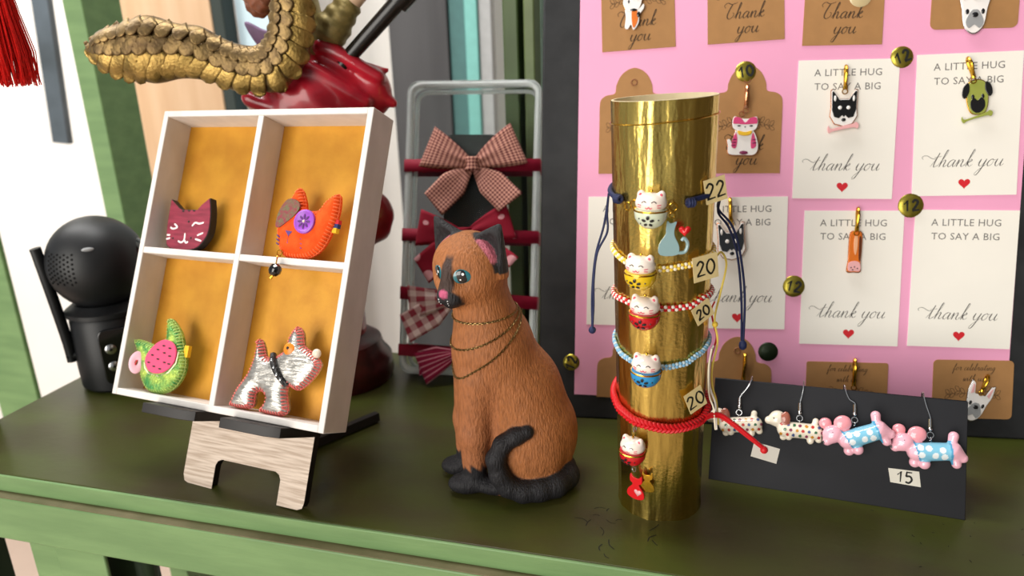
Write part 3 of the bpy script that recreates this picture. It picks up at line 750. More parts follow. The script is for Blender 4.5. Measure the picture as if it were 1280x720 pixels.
# ---- brooches in the cells (frames in the plane of the box)
def pin_frame(dz=-.95, dy=0.0): return SF @ Matrix.Translation((0, dy, dz))
def stitches(t, out, m, step=.24, ln=.2, r=.04, half=.5, rim=.8, edge=.12, name='blanket_stitch'):
    hz = lambda d: edge+(half-edge)*math.sqrt(max(0, 1-(1-min(1, d/rim))**2))+.015
    mb = MB(); n = len(out); acc = 0
    cx = sum(p[0] for p in out)/n; cy = sum(p[1] for p in out)/n
    ar = sum(out[i-1][0]*out[i][1]-out[i][0]*out[i-1][1] for i in range(n)); sg = 1 if ar > 0 else -1
    for i in range(n):
        a = Vector(out[i-1]); b = Vector(out[i]); d = b-a; L_ = d.length
        if L_ < 1e-6: continue
        nn = Vector((-d.y, d.x))/L_*sg
        while acc < L_:
            q = a+d*(acc/L_)
            mb.tube([(q.x-nn.x*.03, q.y-nn.y*.03, .0), (q.x-nn.x*.0, q.y-nn.y*.0, hz(0)), (q.x+nn.x*ln*.4, q.y+nn.y*ln*.4, hz(ln*.4)), (q.x+nn.x*ln, q.y+nn.y*ln, hz(ln))], r, 5)
            acc += step
        acc -= L_
    mb.tube([(x, y, .06) for x, y in out], r, 5, True)
    o = obj(name, mb, m, t); o['kind'] = 'stuff'; return o

t = thing('cat_brooch', 'burgundy wooden cat-head brooch with black edge and painted smile', 'brooch', pin_frame(-1.0), 'brooches in the shadow box')
bo = [(-7.42, 13.45), (-6.57, 12.87), (-6.27, 12.75), (-4.86, 12.8), (-4.51, 13.2), (-3.95, 13.65)] + catmull([(-3.95, 13.65), (-3.66, 12.65), (-3.56, 11.41), (-3.91, 10.64), (-4.55, 10.12), (-5.96, 9.96), (-7.0, 10.15), (-7.25, 10.8), (-7.38, 11.81), (-7.42, 13.45)], 3)[1:-1]
obj('body', MB().prism(bo, -.45, .1), mat('black_wood', '#17100f', .6), t, bevel=.03)
obj('face', MB().prism([(-5.5+(a+5.5)*.97, 11.7+(b-11.7)*.97) for a, b in bo], .1, .13), mat('burgundy_paint', '#8f2a40', .55, col2='#761e32', vs=2, bump=.1, bs=4, st=(.4, 2, 1)), t)
mb = MB()
for st in ([(-7.0, 11.5), (-6.8, 11.4), (-6.5, 11.45), (-6.4, 11.55), (-6.7, 11.75)], [(-5.1, 11.65), (-4.85, 11.9), (-4.5, 11.85), (-4.1, 11.95)], [(-5.6, 11.15), (-5.57, 10.7), (-5.8, 10.5), (-6.1, 10.6)], [(-5.57, 10.7), (-5.35, 10.5), (-5.2, 10.6)],
           [(-7.2, 10.95), (-6.9, 10.95)], [(-7.2, 10.65), (-6.85, 10.75)], [(-4.5, 11.05), (-4.0, 11.25)], [(-4.6, 10.8), (-4.05, 10.7)]):
    mb.stroke(catmull([(a, b) for a, b in st], 4), .12, .135)
obj('painted_face', mb, mat('white_paint', '#efe3df', .6), t, smooth=0)
dots(t, 'painted_spots', [(-5.45, 11.95, .08), (-6.6, 10.75, .07), (-5.0, 10.85, .07), (-6.1, 12.65, .12, .06), (-5.6, 12.7, .12, .06), (-5.15, 12.72, .12, .06)], .13, M_pen)

def felt(name, base, c2): return mat(name, base, .85, col2=c2, vs=1.5, bump=.25, bs=14, spec=.15)
t = thing('cat_brooch', 'orange felt cat-head brooch with purple button eye and hanging black bead', 'brooch', pin_frame(-.75), 'brooches in the shadow box')
oo = [(3.52, 14.45), (4.08, 13.59), (4.29, 13.05), (5.23, 13.04), (5.7, 13.65), (6.42, 14.13), (6.64, 13.77), (6.63, 12.69), (6.31, 11.6), (5.84, 10.68), (4.98, 10.1), (3.77, 10.0), (2.93, 10.3), (2.42, 11.49), (2.42, 12.04), (2.89, 13.36)]
oo = catmull(oo, 3, True)
puff('stuffed_body', oo, 0, .5, .8, .08, felt('orange_felt', '#ee5a22', '#dd4a18'), t)
stitches(t, oo, mat('orange_thread', '#f4703a', .7), .22, .24)
obj('eye_patch', MB().prism(catmull([(2.36, 11.94), (2.44, 12.79), (2.91, 13.55), (3.52, 13.62), (3.98, 13.26), (3.8, 12.75), (3.23, 12.22), (2.64, 11.82)], 4, True), .44, .54), mat('tweed_patch', '#6b6a4c', .9, col2='#8a3a46', vs=3.5, bump=.3, bs=12), t, Matrix.Translation((.1, 0, .02)))
bt = obj('button', MB().lathe([(0, .1), (.5, .1), (.62, .16), (.74, .12), (.76, 0), (.7, -.06)], 28), mat('purple_button', '#9a4fc0', .35), t, Matrix.Translation((4.64, 12.25, .52)))
mb = MB()
for k in range(8): mb.ell((.3, 0, 0), (.18, .08, .05), 8, 5, M=Matrix.Rotation(k*PI/4, 4, 'Z'))
obj('flower_petals', mb, mat('dark_purple', '#5a2573', .5), bt, Matrix.Translation((0, 0, .11)))
obj('button_centre', MB().ell((0, 0, .13), (.1, .1, .06), 10, 6), mat('pale_bead', '#d8c8b8', .3), bt)
mb = MB(); zz = .5
mb.prism([(3.25, 11.65), (3.8, 11.6), (3.55, 11.3)], zz-.02, zz+.02); mb.stroke([(3.55, 11.35), (3.55, 10.85)], .1, zz)
for a, b in (((2.6, 11.35), (2.85, 11.2)), ((2.6, 11.1), (2.85, 10.98)), ((2.65, 10.85), (2.85, 10.75)), ((4.25, 11.2), (4.75, 11.15)), ((4.3, 10.95), (4.85, 10.8)), ((4.45, 10.7), (4.75, 10.55))): mb.tube([(a[0], a[1], zz-.1), ((a[0]+b[0])/2, (a[1]+b[1])/2, zz-.02), (b[0], b[1], zz-.1)], .045, 5)
obj('embroidered_face', mb, mat('violet_thread', '#5a3a78', .7), t)
mb = MB(); mb.cur = 0; mb.box(6.4, 6.8, 12.3, 12.55, -.2, .12); mb.cur = 1; mb.box(6.38, 6.78, 12.05, 12.3, -.2, .12); mb.cur = 2; mb.box(6.3, 6.72, 11.75, 12.05, -.2, .12)
obj('ribbon_tab', mb, [mat('red_ribbon', '#c8202c', .7), mat('navy_ribbon', '#20306a', .7), mat('yellow_ribbon', '#e6b820', .7)], t)
mb = MB(); mb.torus((3.1, 10.2, .5), .2, .04); mb.tube(catmull([(3.1, 10.04, .5), (3.25, 10.03, .85), (3.45, 9.88, 1.05), (3.52, 9.4, 1.14)], 5), .045, 6); mb.cyl((3.42, 8.72, 1.15), (3.3, 8.55, 1.15), .09, .12, 8)
bd_ = obj('bead_chain', mb, M_gold, t)
obj('bead', MB().ell((3.52, 9.07, 1.14), (.42, .42, .36), 10, 6), mat('jet_bead', '#0a0a0b', .08, coat=.6), t, smooth=20)

t = thing('cat_brooch', 'green glitter cat-head brooch with watermelon eye patch and pink button', 'brooch', pin_frame(-.75, .12), 'brooches in the shadow box')
go = catmull([(-5.36, 5.09), (-5.02, 5.12), (-4.28, 4.49), (-3.86, 3.75), (-3.38, 2.68), (-3.38, 1.73), (-3.97, .79), (-4.92, .36), (-6.03, .45), (-6.81, 1.2), (-7.02, 1.8), (-7.4, 2.64), (-7.95, 3.51), (-7.02, 3.49), (-5.88, 3.3), (-5.49, 3.66), (-5.21, 3.95)], 3, True)
puff('stuffed_body', go, 0, .5, .8, .08, mat('green_lurex', '#3f8a46', .35, .45, col2='#b5cc5c', vs=1.6, bump=.6, bs=7), t)
stitches(t, go, mat('lime_thread', '#a9c46a', .6), .22, .2)
mel = catmull([(-6.36, 2.32), (-6.16, 2.96), (-5.59, 3.56), (-4.94, 3.85), (-4.21, 3.71), (-3.8, 3.23), (-3.81, 2.54), (-4.25, 1.96), (-4.99, 1.63), (-5.84, 1.68)], 4, True)
mp_ = obj('melon_patch', MB().prism(mel, .44, .57), mat('melon_pink', '#e04a74', .6), t, bevel=.05)
mb = MB(); random.seed(4)
for a, b in ((-4.9, 3.45), (-4.35, 3.35), (-5.35, 3.15), (-4.75, 3.0), (-4.25, 2.85), (-5.75, 2.75), (-5.2, 2.55), (-4.6, 2.4), (-4.2, 2.35), (-5.95, 2.25), (-5.45, 2.05), (-4.9, 1.95)): mb.ell((a, b, .575), (.15, .055, .03), 8, 5)
obj('seeds', mb, M_pen, mp_)
mb = MB(); mb.stroke([(-6.45, 2.2), (-6.3, 1.85), (-5.9, 1.55), (-5.0, 1.48), (-4.2, 1.8), (-3.7, 2.45), (-3.65, 3.2)], .09, .5); obj('rind', mb, mat('rind_cream', '#eeeec8', .6), t)
b2 = obj('button', MB().lathe([(.12, .06), (.4, .12), (.55, .06), (.58, -.08), (.3, -.12)], 24), mat('pale_pink_button', '#eeb6c4', .35), t, Matrix.Translation((-7.1, 2.1, .5)) @ Matrix.Rotation(.55, 4, 'Y') @ Matrix.Diagonal((.85, 1.3, 1, 1)))
obj('button_thread', MB().cyl((-.04, -.12, .1), (.04, .12, .1), .05, .05, 6), M_heart, b2)
obj('ribbon_tab', MB().box(-3.6, -3.25, 2.9, 3.65, -.15, .12), mat('yellow_ribbon', '#e6b820', .7), t)

t = thing('dog_brooch', 'silver fabric terrier brooch with pink stitching and black collar', 'brooch', pin_frame(-.75, .22), 'brooches in the shadow box')
so = catmull([(2.33, 4.61), (2.74, 4.12), (2.98, 3.58), (3.52, 3.55), (4.38, 4.03), (4.65, 5.0), (5.05, 5.62), (5.47, 5.28), (5.67, 4.55), (6.3, 4.25), (7.02, 3.78), (7.05, 3.32), (6.62, 2.62), (5.95, 1.98), (5.43, 2.0), (5.05, 2.14), (4.99, 1.57), (5.29, .68), (4.91, .28), (3.73, .28), (3.34, .4), (3.56, .81), (3.58, 1.28), (3.1, 1.54), (2.66, 1.34), (2.68, .68), (2.38, .35), (1.16, .32), (.99, .53), (1.39, 1.55), (1.95, 2.39), (2.26, 3.49)], 2, True)
puff('stuffed_body', so, 0, .55, .75, .08, mat('silver_lame', '#c9c6c0', .3, .8, col2='#a3a09a', vs=2, bump=.4, bs=2.2, st=(.7, 3, 1)), t)
stitches(t, so, mat('pink_thread', '#e2766f', .6), .2, .2, r=.05, half=.55, rim=.75)
cp = [(3.72, 3.8, .3), (4.1, 3.3, .62), (4.55, 2.7, .62), (5.1, 2.1, .3)]
obj('collar', MB().tube(catmull(cp, 5), .2, 8), mat('black_sequin', '#0f0f12', .3, bump=.6, bs=6), t)
mb = MB()
for q in ((4.0, 3.45, .72), (4.3, 3.05, .8), (4.6, 2.65, .8), (4.85, 2.4, .7)): mb.ell(q, (.11, .11, .06), 8, 5)
obj('collar_gems', mb, M_silver, t)
e_ = obj('eye', MB().lathe([(0, .12), (.28, .1), (.4, .02), (.38, -.06)], 20), mat('orange_button', '#e28322', .3), t, Matrix.Translation((4.98, 4.25, .48)))
obj('pupil', MB().ell((-.04, .06, .12), (.1, .1, .05), 8, 5), M_pen, e_)
obj('nose', MB().ell((6.75, 4.2, .15), (.3, .3, .2), 12, 8), mat('pearl_nose', '#d8cbb8', .3), t)

# ============================================================= security camera
M_bp = mat('black_plastic', '#0e1013', .48, var=.1); M_bp2 = mat('black_gloss_plastic', '#08090b', .12, coat=.4)
K = thing('security_camera', 'black pan-and-tilt security camera with side antenna at the table end', 'security camera', up_frame(-34.2, 57.6, 0, 26))
obj('body', MB().lathe([(0, 0), (2.7, 0), (3.0, .3), (3.05, 2), (2.95, 6.0), (2.7, 6.4), (2.5, 6.45), (0, 6.45)], 40), M_bp, K)
obj('neck_ring', MB().lathe([(2.6, 6.3), (3.15, 6.5), (3.15, 6.85), (2.4, 7.4), (0, 7.4)], 40), M_bp, K)
hd = obj('head', MB().ell((0, 0, 10.6), (3.75, 3.75, 3.85), 40, 24), M_bp, K)
mb = MB()
for i in range(8):
    for j in range(7):
        a = math.radians(-150+i*5.2); b = math.radians(-12+j*5.5+(i % 2)*2.7)
        d = Vector((math.cos(b)*math.cos(a), math.cos(b)*math.sin(a), math.sin(b)))
        mb.ell((d.x*3.74, d.y*3.74, 10.6+d.z*3.84), .1, 6, 4)
obj('speaker_holes', mb, mat('hole_black', '#020202', .9), hd)
obj('lens_window', MB().ell((2.3, -.5, 10.8), (1.75, 1.75, 1.9), 24, 14), M_bp2, hd)
obj('status_slot', MB().ell((-.2, -3.3, 12.45), (.45, .12, .16), 12, 6), mat('slot_grey', '#9a9c9e', .3), hd)
obj('connector_plate', MB().prism(rrect(-1.5, 1.7, -2.4, 2.4, .6), 0, .25), M_bp2, K, Matrix.Translation((.6, -2.95, 3.3)) @ Matrix.Rotation(math.radians(90), 4, 'X') , bevel=.08)
for zz in (4.0, 2.5):
    s_ = obj('terminal', MB().lathe([(0, .12), (.28, .12), (.42, .05), (.45, -.05)], 18), M_silver, K, Matrix.Translation((-.1, -3.22, zz)) @ Matrix.Rotation(math.radians(90), 4, 'X'))
    obj('terminal_hole', MB().ell((0, 0, .12), (.14, .14, .03), 8, 4), M_bp2, s_)
an = obj('antenna', MB().tube(catmull([(-3.25, -.4, 2.6), (-3.35, -.4, 5), (-3.95, -.4, 11.8), (-4.0, -.4, 12.2)], 5), .42, 12), M_bp, K)
obj('antenna_hinge', MB().cyl((-2.7, -.4, 3.1), (-3.6, -.4, 3.1), .42, .38, 14), M_bp, K)

# ============================================================= winged statue
A = thing('angel_statue', 'winged statue with gold wing and red cloak standing behind the white box', 'statue', up_frame(-15, 57, 0))
M_res = mat('red_glazed_resin', '#b31a2c', .3, col2='#8a1222', vs=.5, coat=.3)
M_old = mat('antique_gold', '#8a7248', .42, .75, col2='#624f34', vs=1.2, bump=.25, bs=4)
M_old2 = mat('bright_antique_gold', '#b99a58', .4, .8, col2='#806936', vs=1.0, bump=.35, bs=5)
obj('base', MB().lathe([(0, 0), (4.4, 0), (4.6, .5), (4.5, 1.8), (3.9, 2.6), (3.7, 3.4), (3.0, 3.9), (0, 4)], 40), mat('dark_red_base', '#5a1a1c', .35, col2='#33100f', vs=.5), A)
def cloak(P):
    f = s_cap(P, (0, .3, 3), (.3, 0, 14), 2.3, 3.0); f = smin(f, s_cap(P, (.3, 0, 14), (.3, .4, 23), 3.0, 3.2), 1)
    f = smin(f, s_ell(P, (3.3, .2, 13.8), (2.3, 1.6, 2.4)), .8)
    f = smin(f, s_ell(P, (.3, 0, 22.9), (5.0, 2.6, 2.7)), .8)
    f = smin(f, s_cap(P, (1.2, .3, 26.3), (4.2, -.2, 23.2), 1.5, 1.5), .7)
    f = smin(f, s_ell(P, (4.9, -.2, 23.6), (1.35, 1.3, 2.0)), .5)
    for a, b, r0, r1 in (((1.5, -1.2, 27), (5.6, -1.2, 24.7), .6, .5), ((-.3, -1.9, 25.7), (4.6, -1.8, 22.9), .7, .5), ((-2, -2.0, 24.3), (3, -2.3, 21.7), .7, .5), ((4.6, -.5, 24.9), (6.1, -.6, 25.1), .9, .25), ((5, -.5, 23.4), (6.4, -.6, 22.7), .9, .3), ((-4, -1.6, 23.4), (0, -2.4, 21.6), .6, .5)):
        f = smin(f, s_cap(P, a, b, r0, r1), .22)
    ang = np.sin(P[..., 0]*2.4+P[..., 2]*1.5+np.sin(P[..., 2])*1.2)
    return f + .07*ang
organic('red_cloak', cloak, (-6, -4, 1), (8, 4.5, 29), .2, M_res, A)
organic('torso', lambda P: smin(s_cap(P, (0, .8, 24), (-.6, .8, 30), 2.2, 1.8), s_cap(P, (-.6, .8, 30), (-2, .6, 33), 1.2, 1.1), .6), (-5, -2.5, 21), (4, 4, 35), .25, mat('gold_tunic', '#9a8a52', .45, .3, var=.2, vs=1), A)
def hair(P):
    f = s_ell(P, (-2.4, .5, 33.6), (2.1, 2.2, 2.7))
    for q in ((-3.4, -.9, 31.0), (-2.5, -1.2, 30.2), (-3.9, -.4, 32), (-1.8, -1.2, 31.2), (-2.8, -1.4, 31.8), (-3.2, .4, 30.0)): f = smin(f, s_ell(P, q, (.95, .8, .95)), .25)
    return f + .1*np.sin(P[..., 0]*7)*np.sin(P[..., 2]*7)
organic('hair', hair, (-6, -3, 28), (1, 4, 38), .15, mat('auburn_hair', '#8a5238', .6, var=.3, vs=2), A)
organic('sleeve', lambda P: s_chain(P, [(1.2, -.2, 26.8), (2.4, -.6, 28.2), (3.6, -.8, 29.6)], [1.15, 1.25, 1.0], .3) + .06*np.sin(P[..., 2]*6+P[..., 0]*4), (-1, -3, 24.5), (6, 2, 32), .15, mat('olive_gold_sleeve', '#8d7d4a', .45, .4, var=.3, vs=2), A)
organic('forearm', lambda P: s_chain(P, [(3.4, -.8, 29.4), (6.0, -1.2, 31.6), (7.2, -1.4, 32.6)], [.72, .55, .75], .3), (2, -3, 28), (9, 1, 34.5), .12, mat('statue_skin', '#c2a284', .5), A)
obj('rod', MB().tube([(2.9, -1.0, 25.6), (7.6, -1.6, 29.9)], [.55, .62], 16), mat('black_lacquer', '#161311', .25), A)
obj('rod_collar', MB().tube([(7.4, -1.57, 29.7), (8.3, -1.7, 30.5)], .85, 18), mat('black_lacquer'), A)
obj('rod_tip', MB().tube([(8.25, -1.7, 30.45), (8.4, -1.72, 30.6)], .6, 16), mat('tan_tip', '#b48d58', .5), A)
obj('far_wing', MB().prism(catmull([(-5.2, 29.0), (-3.6, 28.3), (-2.0, 28.6), (-.5, 27.6), (-1, 26.2), (-3, 26.0), (-4.4, 27.2)], 4, True), -.35, .35), mat('purple_resin', '#7d5f86', .4, var=.2), A, Matrix.Translation((0, 3, 0)) @ Matrix.Rotation(PI/2, 4, 'X'), bevel=.15)
wp = [(.5, -3.0, 33), (.4, -3.1, 31), (.2, -3.2, 28.6), (-.4, -3.3, 26.8), (-1.7, -3.3, 25.5), (-3.9, -3.2, 25.55), (-6.9, -3.1, 26.75), (-10.1, -2.9, 27.0), (-12.8, -2.6, 27.0), (-14.8, -2.4, 27.2)]
wr = [1.4, 1.4, 1.45, 1.5, 1.55, 1.5, 1.7, 2.2, 1.5, .25]
def wing(P):
    Q = P.copy(); Q[..., 1] = (Q[..., 1]+3.0)*1.7-3.0
    pts = [(a, (b+3.0)*1.7-3.0, c) for a, b, c in wp]
    return s_chain(Q, pts, wr, .5)*.7
wg = organic('wing', wing, (-17, -5.2, 23), (2, -1.0, 35), .16, M_old, A)
org = catmull([(a, c, r_, b) for (a, b, c), r_ in zip(wp, wr)], 10)
def wing_front(xs, zs, yc):
    """front skin of the wing above each (x, z); falls back to the wing's middle plane outside it"""
    P = np.stack([xs, np.full_like(xs, -5.4), zs], -1).astype(np.float32); ok = np.zeros(len(xs), bool)
    for _ in range(70):
        d = wing(P.copy()); ok |= d < .02; P[:, 1] += np.where(ok, 0, np.clip(d, .02, .4))
    return np.where(ok & (P[:, 1] < yc), P[:, 1], yc-.12)
NU, NV = 8, 9
for k, (o_, len_, wid, gap, off, m) in enumerate(((.0, 1.22, 1.25, .86, .03, M_old2), (-.5, .82, 1.15, .8, .1, M_old), (-.92, .62, 1.0, .72, .15, M_old))):
    acc = gap
    for i in range(2, len(org)-1):
        a, b = org[i-1], org[i+1]; tx, tz = b[0]-a[0], b[1]-a[1]; L_ = math.hypot(tx, tz); tx /= L_; tz /= L_
        nx, nz = -tz, tx                  # towards the lower / outer edge of the wing
        acc += math.hypot(org[i][0]-org[i-1][0], org[i][1]-org[i-1][1])
        x, z, r_, yc = org[i]
        if acc < gap*(.55+.45*min(1, r_/1.6)): continue
        acc = 0
        w_ = i/len(org); lean_ = (.25+.55*w_*w_, .6+.2*w_, .8)[k]
        dx, dz = nx*math.cos(lean_)+tx*math.sin(lean_), nz*math.cos(lean_)+tz*math.sin(lean_)
        px, pz = -dz, dx
        ln, wd = len_*max(.5, r_), wid*(.45+.55*min(1, r_/1.6))
        U, V_ = np.meshgrid(np.linspace(0, 1, NU+1), np.linspace(0, 1, NV+1), indexing='ij'); U = U.T.ravel(); V_ = V_.T.ravel()
        prof_ = np.where(V_ < .6, .8+.2*V_/.6, np.sqrt(np.clip(1-((V_-.6)/.42)**2, .02, 1)))
        bx, bz = x+nx*r_*o_, z+nz*r_*o_
        s_ = (U-.5)*wd*prof_
        X_, Z_ = bx+dx*ln*V_+px*s_, bz+dz*ln*V_+pz*s_
        Y_ = wing_front(X_, Z_, yc) - (off+.09*V_+.07*U+.05*np.cos((U-.5)*PI)+.014*np.sin((np.abs(U-.5)*2.2+V_*1.3)*19))
        mb = MB(); mb.v = list(zip(X_.tolist(), Y_.tolist(), Z_.tolist()))
        mb.f = [(q*(NU+1)+p_, q*(NU+1)+p_+1, (q+1)*(NU+1)+p_+1, (q+1)*(NU+1)+p_) for q in range(NV) for p_ in range(NU)]; mb.mi = [0]*len(mb.f)
        obj('feather', mb, m, wg, solid=.06, smooth=50)

# ============================================================= cat figurine
def unit(v): v = np.array(v, dtype=np.float32); return v/np.linalg.norm(v)
CF = up_frame(0, 40.2, 0)
fd = unit((-.57, -.81, -.08)); sd = unit(np.cross((0, 0, 1), fd)); uu = np.cross(fd, sd)   # fd: where the face looks, sd: the cat's left
HC = np.array((-2.38, -.1, 14.35), dtype=np.float32)
def H(f, s, u): return HC + fd*f + sd*s + uu*u
RH = np.stack([fd, sd, uu], 1)
TAIL = [(3.0, .2, .8), (3.05, -.9, .8), (2.3, -1.85, .78), (1.3, -2.25, .72), (.3, -2.4, .72), (-.6, -2.4, 1.1), (-1.08, -2.4, 1.85), (-1.3, -2.35, 2.95), (-.85, -2.3, 3.9), (-.05, -2.25, 4.4), (.6, -2.2, 4.65)]
TR = [.78, .8, .78, .72, .68, .64, .6, .56, .52, .48, .43]
EARS = []
for sg, tip, base in ((-1, (-4.15, -.3, 17.15), None), (1, (-.72, -.75, 17.0), None)):
    tip = (HC + np.array((0, 0, 2.8), dtype=np.float32) + sd*sg*2.35 + fd*.15).astype(np.float32)
    b_ = (HC + uu*1.15 + sd*sg*1.35 - fd*.1).astype(np.float32)
    if sg == 1: pass
    EARS.append((sg, b_, tip))
def ear_frame(b_, tip):
    ax = unit(tip-b_); fr = unit(fd-ax*float(fd@ax)); return np.stack([unit(np.cross(ax, fr)), fr, ax], 1)
def ear(P, b_, tip, cup=True):
    R = ear_frame(b_, tip); L_ = float(np.linalg.norm(tip-b_)); q = (P-b_) @ R
    def shell(q, w, off):
        t = np.clip(q[..., 2]/L_, -.4, 1.0); rx = w*(1-t)*1.0+.12
        x = q[..., 0]/1.0; y = (q[..., 1]-off)*1.7
        return (np.sqrt(x*x+y*y)-rx*(1.0))*.55
    f = np.maximum(shell(q, 1.2, 0), q[..., 2]-L_)
    f = np.maximum(f, -q[..., 2]-.8)
    if cup: f = smax(f, -shell(q, .95, .5), .08)
    return f
def cup_d(P, b_, tip):
    R = ear_frame(b_, tip); L_ = float(np.linalg.norm(tip-b_)); q = (P-b_) @ R
    t = np.clip(q[..., 2]/L_, 0, 1); rx = .95*(1-t)+.1
    return np.sqrt(q[..., 0]**2+((q[..., 1]-.5)*1.7)**2)-rx, q
def cat_sdf(P):
    f = s_ell(P, (1.0, .35, 3.0), (2.85, 2.3, 3.3))
    f = smin(f, s_cap(P, (.75, .35, 4.2), (-1.15, .2, 9.4), 2.5, 2.3), 1.2)
    f = smin(f, s_ell(P, (.9, .3, 6.4), (1.9, 1.8, 2.3)), 1.0)
    f = smin(f, s_ell(P, (-1.9, -.1, 8.3), (1.75, 1.7, 2.4)), .8)
    f = smin(f, s_cap(P, (-1.35, .1, 9.6), (-1.95, 0, 12.9), 2.05, 1.7), .9)
    head = s_ell(P, HC, (2.05, 2.28, 2.12), RH)
    head = smin(head, s_ell(P, H(.7, 0, -.75), (1.35, 1.75, 1.1), RH), .5)
    head = smin(head, s_ell(P, H(1.75, 0, -.95), (.95, .85, .72), RH), .45)     # muzzle
    head = smin(head, s_ell(P, H(1.85, 0, -.1), (.55, .42, .8), RH), .5)        # bridge of the nose
    head = smin(head, s_ell(P, H(2.0, .36, -1.2), (.62, .42, .36), RH), .2)
    head = smin(head, s_ell(P, H(2.0, -.36, -1.2), (.62, .42, .36), RH), .2)
    head = smin(head, s_ell(P, H(1.85, 0, -1.55), (.55, .4, .3), RH), .15)
    for s_ in (-1, 1): head = smax(head, -s_ell(P, H(2.05, s_*1.1, .05), (.42, .6, .42), RH), .3)
    f = smin(f, head, .45)
    f = smin(f, s_chain(P, [(-2.2, -.9, 7.5), (-2.55, -1.0, 4), (-2.65, -1.05, 1.0)], [1.25, .95, .72], .5), .5)
    f = smin(f, s_chain(P, [(-2.6, .9, 7.5), (-3.0, 1.0, 4), (-3.2, 1.0, 1.0)], [1.2, .92, .72], .5), .5)
    f = smin(f, s_ell(P, (-3.1, -1.15, .62), (1.25, .78, .66)), .3)
    f = smin(f, s_ell(P, (-3.75, 1.0, .6), (1.2, .78, .64)), .3)
    f = smin(f, s_ell(P, (.75, -1.3, 2.7), (2.1, 1.15, 2.5)), .35)     # near haunch
    f = smin(f, s_ell(P, (-1.0, -1.45, .6), (1.6, .8, .6)), .3)         # hind foot
    f = smin(f, s_chain(P, TAIL, TR, .3), .12)
    for sg, b_, tip in EARS: f = smin(f, ear(P, b_, tip), .12)
    return np.maximum(f, -P[..., 2])
EYES = [H(1.58, .98, .12), H(1.58, -.98, .12)]
def cat_col(V):
    n = len(V); c = np.tile(np.array(lin('#a2663c')[:3]), (n, 1))
    rs = np.random.RandomState(1); wob = .12*np.sin(V[:, 0]*9+V[:, 2]*5)*np.sin(V[:, 1]*8)
    q = (V-HC) @ RH
    blk = '#242326'
    top = 1/(1+np.exp(-(V[:, 2]-9)/2.5))
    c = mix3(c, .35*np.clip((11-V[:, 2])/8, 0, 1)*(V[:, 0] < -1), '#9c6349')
    leg = (V[:, 2] < 2.1+wob*2) & (V[:, 0] < -1.2) & (V[:, 1] < 2.2)
    c = mix3(c, np.clip((2.15+wob*2-V[:, 2])/.25, 0, 1)*(V[:, 0] < -1.15), blk)
    tl = s_chain(V, TAIL, TR, .3); c = mix3(c, np.clip((.08-tl)/.06, 0, 1), blk)
    mz = s_ell(V, H(2.0, 0, -1.15), (1.2, .92, .72), RH)+wob*.3; c = mix3(c, np.clip((.02-mz)/.08, 0, 1), blk)
    st = np.clip((.56-.22*np.clip(q[:, 2], 0, 2)-np.abs(q[:, 1])+wob*.4)/.1, 0, 1)*(q[:, 0] > .6)*np.clip((1.35-q[:, 2])/.3, 0, 1)*(q[:, 2] > -1.2)
    c = mix3(c, st*.9, '#2c2b2d')
    ns = s_ell(V, H(2.75, 0, -.72), (.35, .4, .3), RH); c = mix3(c, np.clip((.0-ns)/.06, 0, 1), '#c25b7d')
    for sg, b_, tip in EARS:
        e = ear(V, b_, tip, False); d, qq = cup_d(V, b_, tip)
        m = np.clip((.12-e)/.06, 0, 1)*(qq[:, 2] > -.45)
        c = mix3(c, m, '#2a292b')
        c = mix3(c, m*np.clip((-.1-d)/.06, 0, 1)*np.clip((1.65-qq[:, 2])/.2, 0, 1), '#c9707f')
    return c
KT = thing('cat_figurine', 'seated brown cat figurine with black paws, tail and ears and teal eyes', 'figurine', CF)
def mat_fur():
    m = mat('painted_fur', '#b57a48', .55, attr=True, var=.28, vs=4, bump=.55, bs=5.5, st=(1.6, 1.6, .45), spec=.3, cover=(.42, .66)); return m
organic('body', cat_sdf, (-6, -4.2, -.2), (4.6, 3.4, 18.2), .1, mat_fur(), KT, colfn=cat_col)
# eyes painted and glossy, set into the sockets
M_teal = mat('teal_iris', '#1d6a74', .12, coat=.8); M_eyeb = mat('eye_black', '#0b0c0e', .15, coat=.8); M_spk = mat('eye_glint', '#ffffff', .3)
def surf(q0, d, n=60):
    """walk from q0 along d to the figurine's skin"""
    q = np.array(q0, dtype=np.float32); d = unit(d)
    for _ in range(n):
        s_ = float(cat_sdf(q[None])[0]); q = q + d*max(-.2, min(.2, s_))
        if abs(s_) < .004: break
    return q
for sg in (1, -1):
    d_ = unit(-fd - sd*sg*.34 + uu*.02)
    c0 = surf(H(3.2, sg*1.14, .16), -unit(fd*.97+sd*sg*.25))
    n_ = unit(fd*.9+sd*sg*.5); t_ = unit(np.cross(uu, n_)); u_ = np.cross(n_, t_)
    tilt = sg*.2
    a_ = t_*math.cos(tilt)+u_*math.sin(tilt); b_ = -t_*math.sin(tilt)+u_*math.cos(tilt)
    Fm = mat4(a_.tolist(), b_.tolist(), n_.tolist(), (c0+n_*.0).tolist())
    ey = obj('eye', MB().ell((0, 0, -.05), (.82, .54, .24), 24, 12), M_eyeb, KT, Fm)
    obj('iris', MB().ell((0, 0, .06), (.66, .45, .16), 24, 12), M_teal, ey)
    obj('pupil', MB().ell((0, 0, .13), (.42, .4, .1), 20, 10), M_eyeb, ey)
    mb = MB(); mb.ell((.12, .14, .225), (.085, .085, .02), 8, 5); mb.ell((-.1, -.14, .21), (.055, .055, .02), 8, 5); obj('glint', mb, M_spk, ey)
    mb = MB(); o_ = sg
    mb.tube([(o_*.5, .08, .03), (o_*.72, .2, -.02), (o_*.85, .36, -.1)], [.06, .05, .02], 6); mb.tube([(o_*.5, .0, .0), (o_*.8, .1, -.1)], [.05, .02], 6); obj('lashes', mb, M_eyeb, ey)
mb = MB()
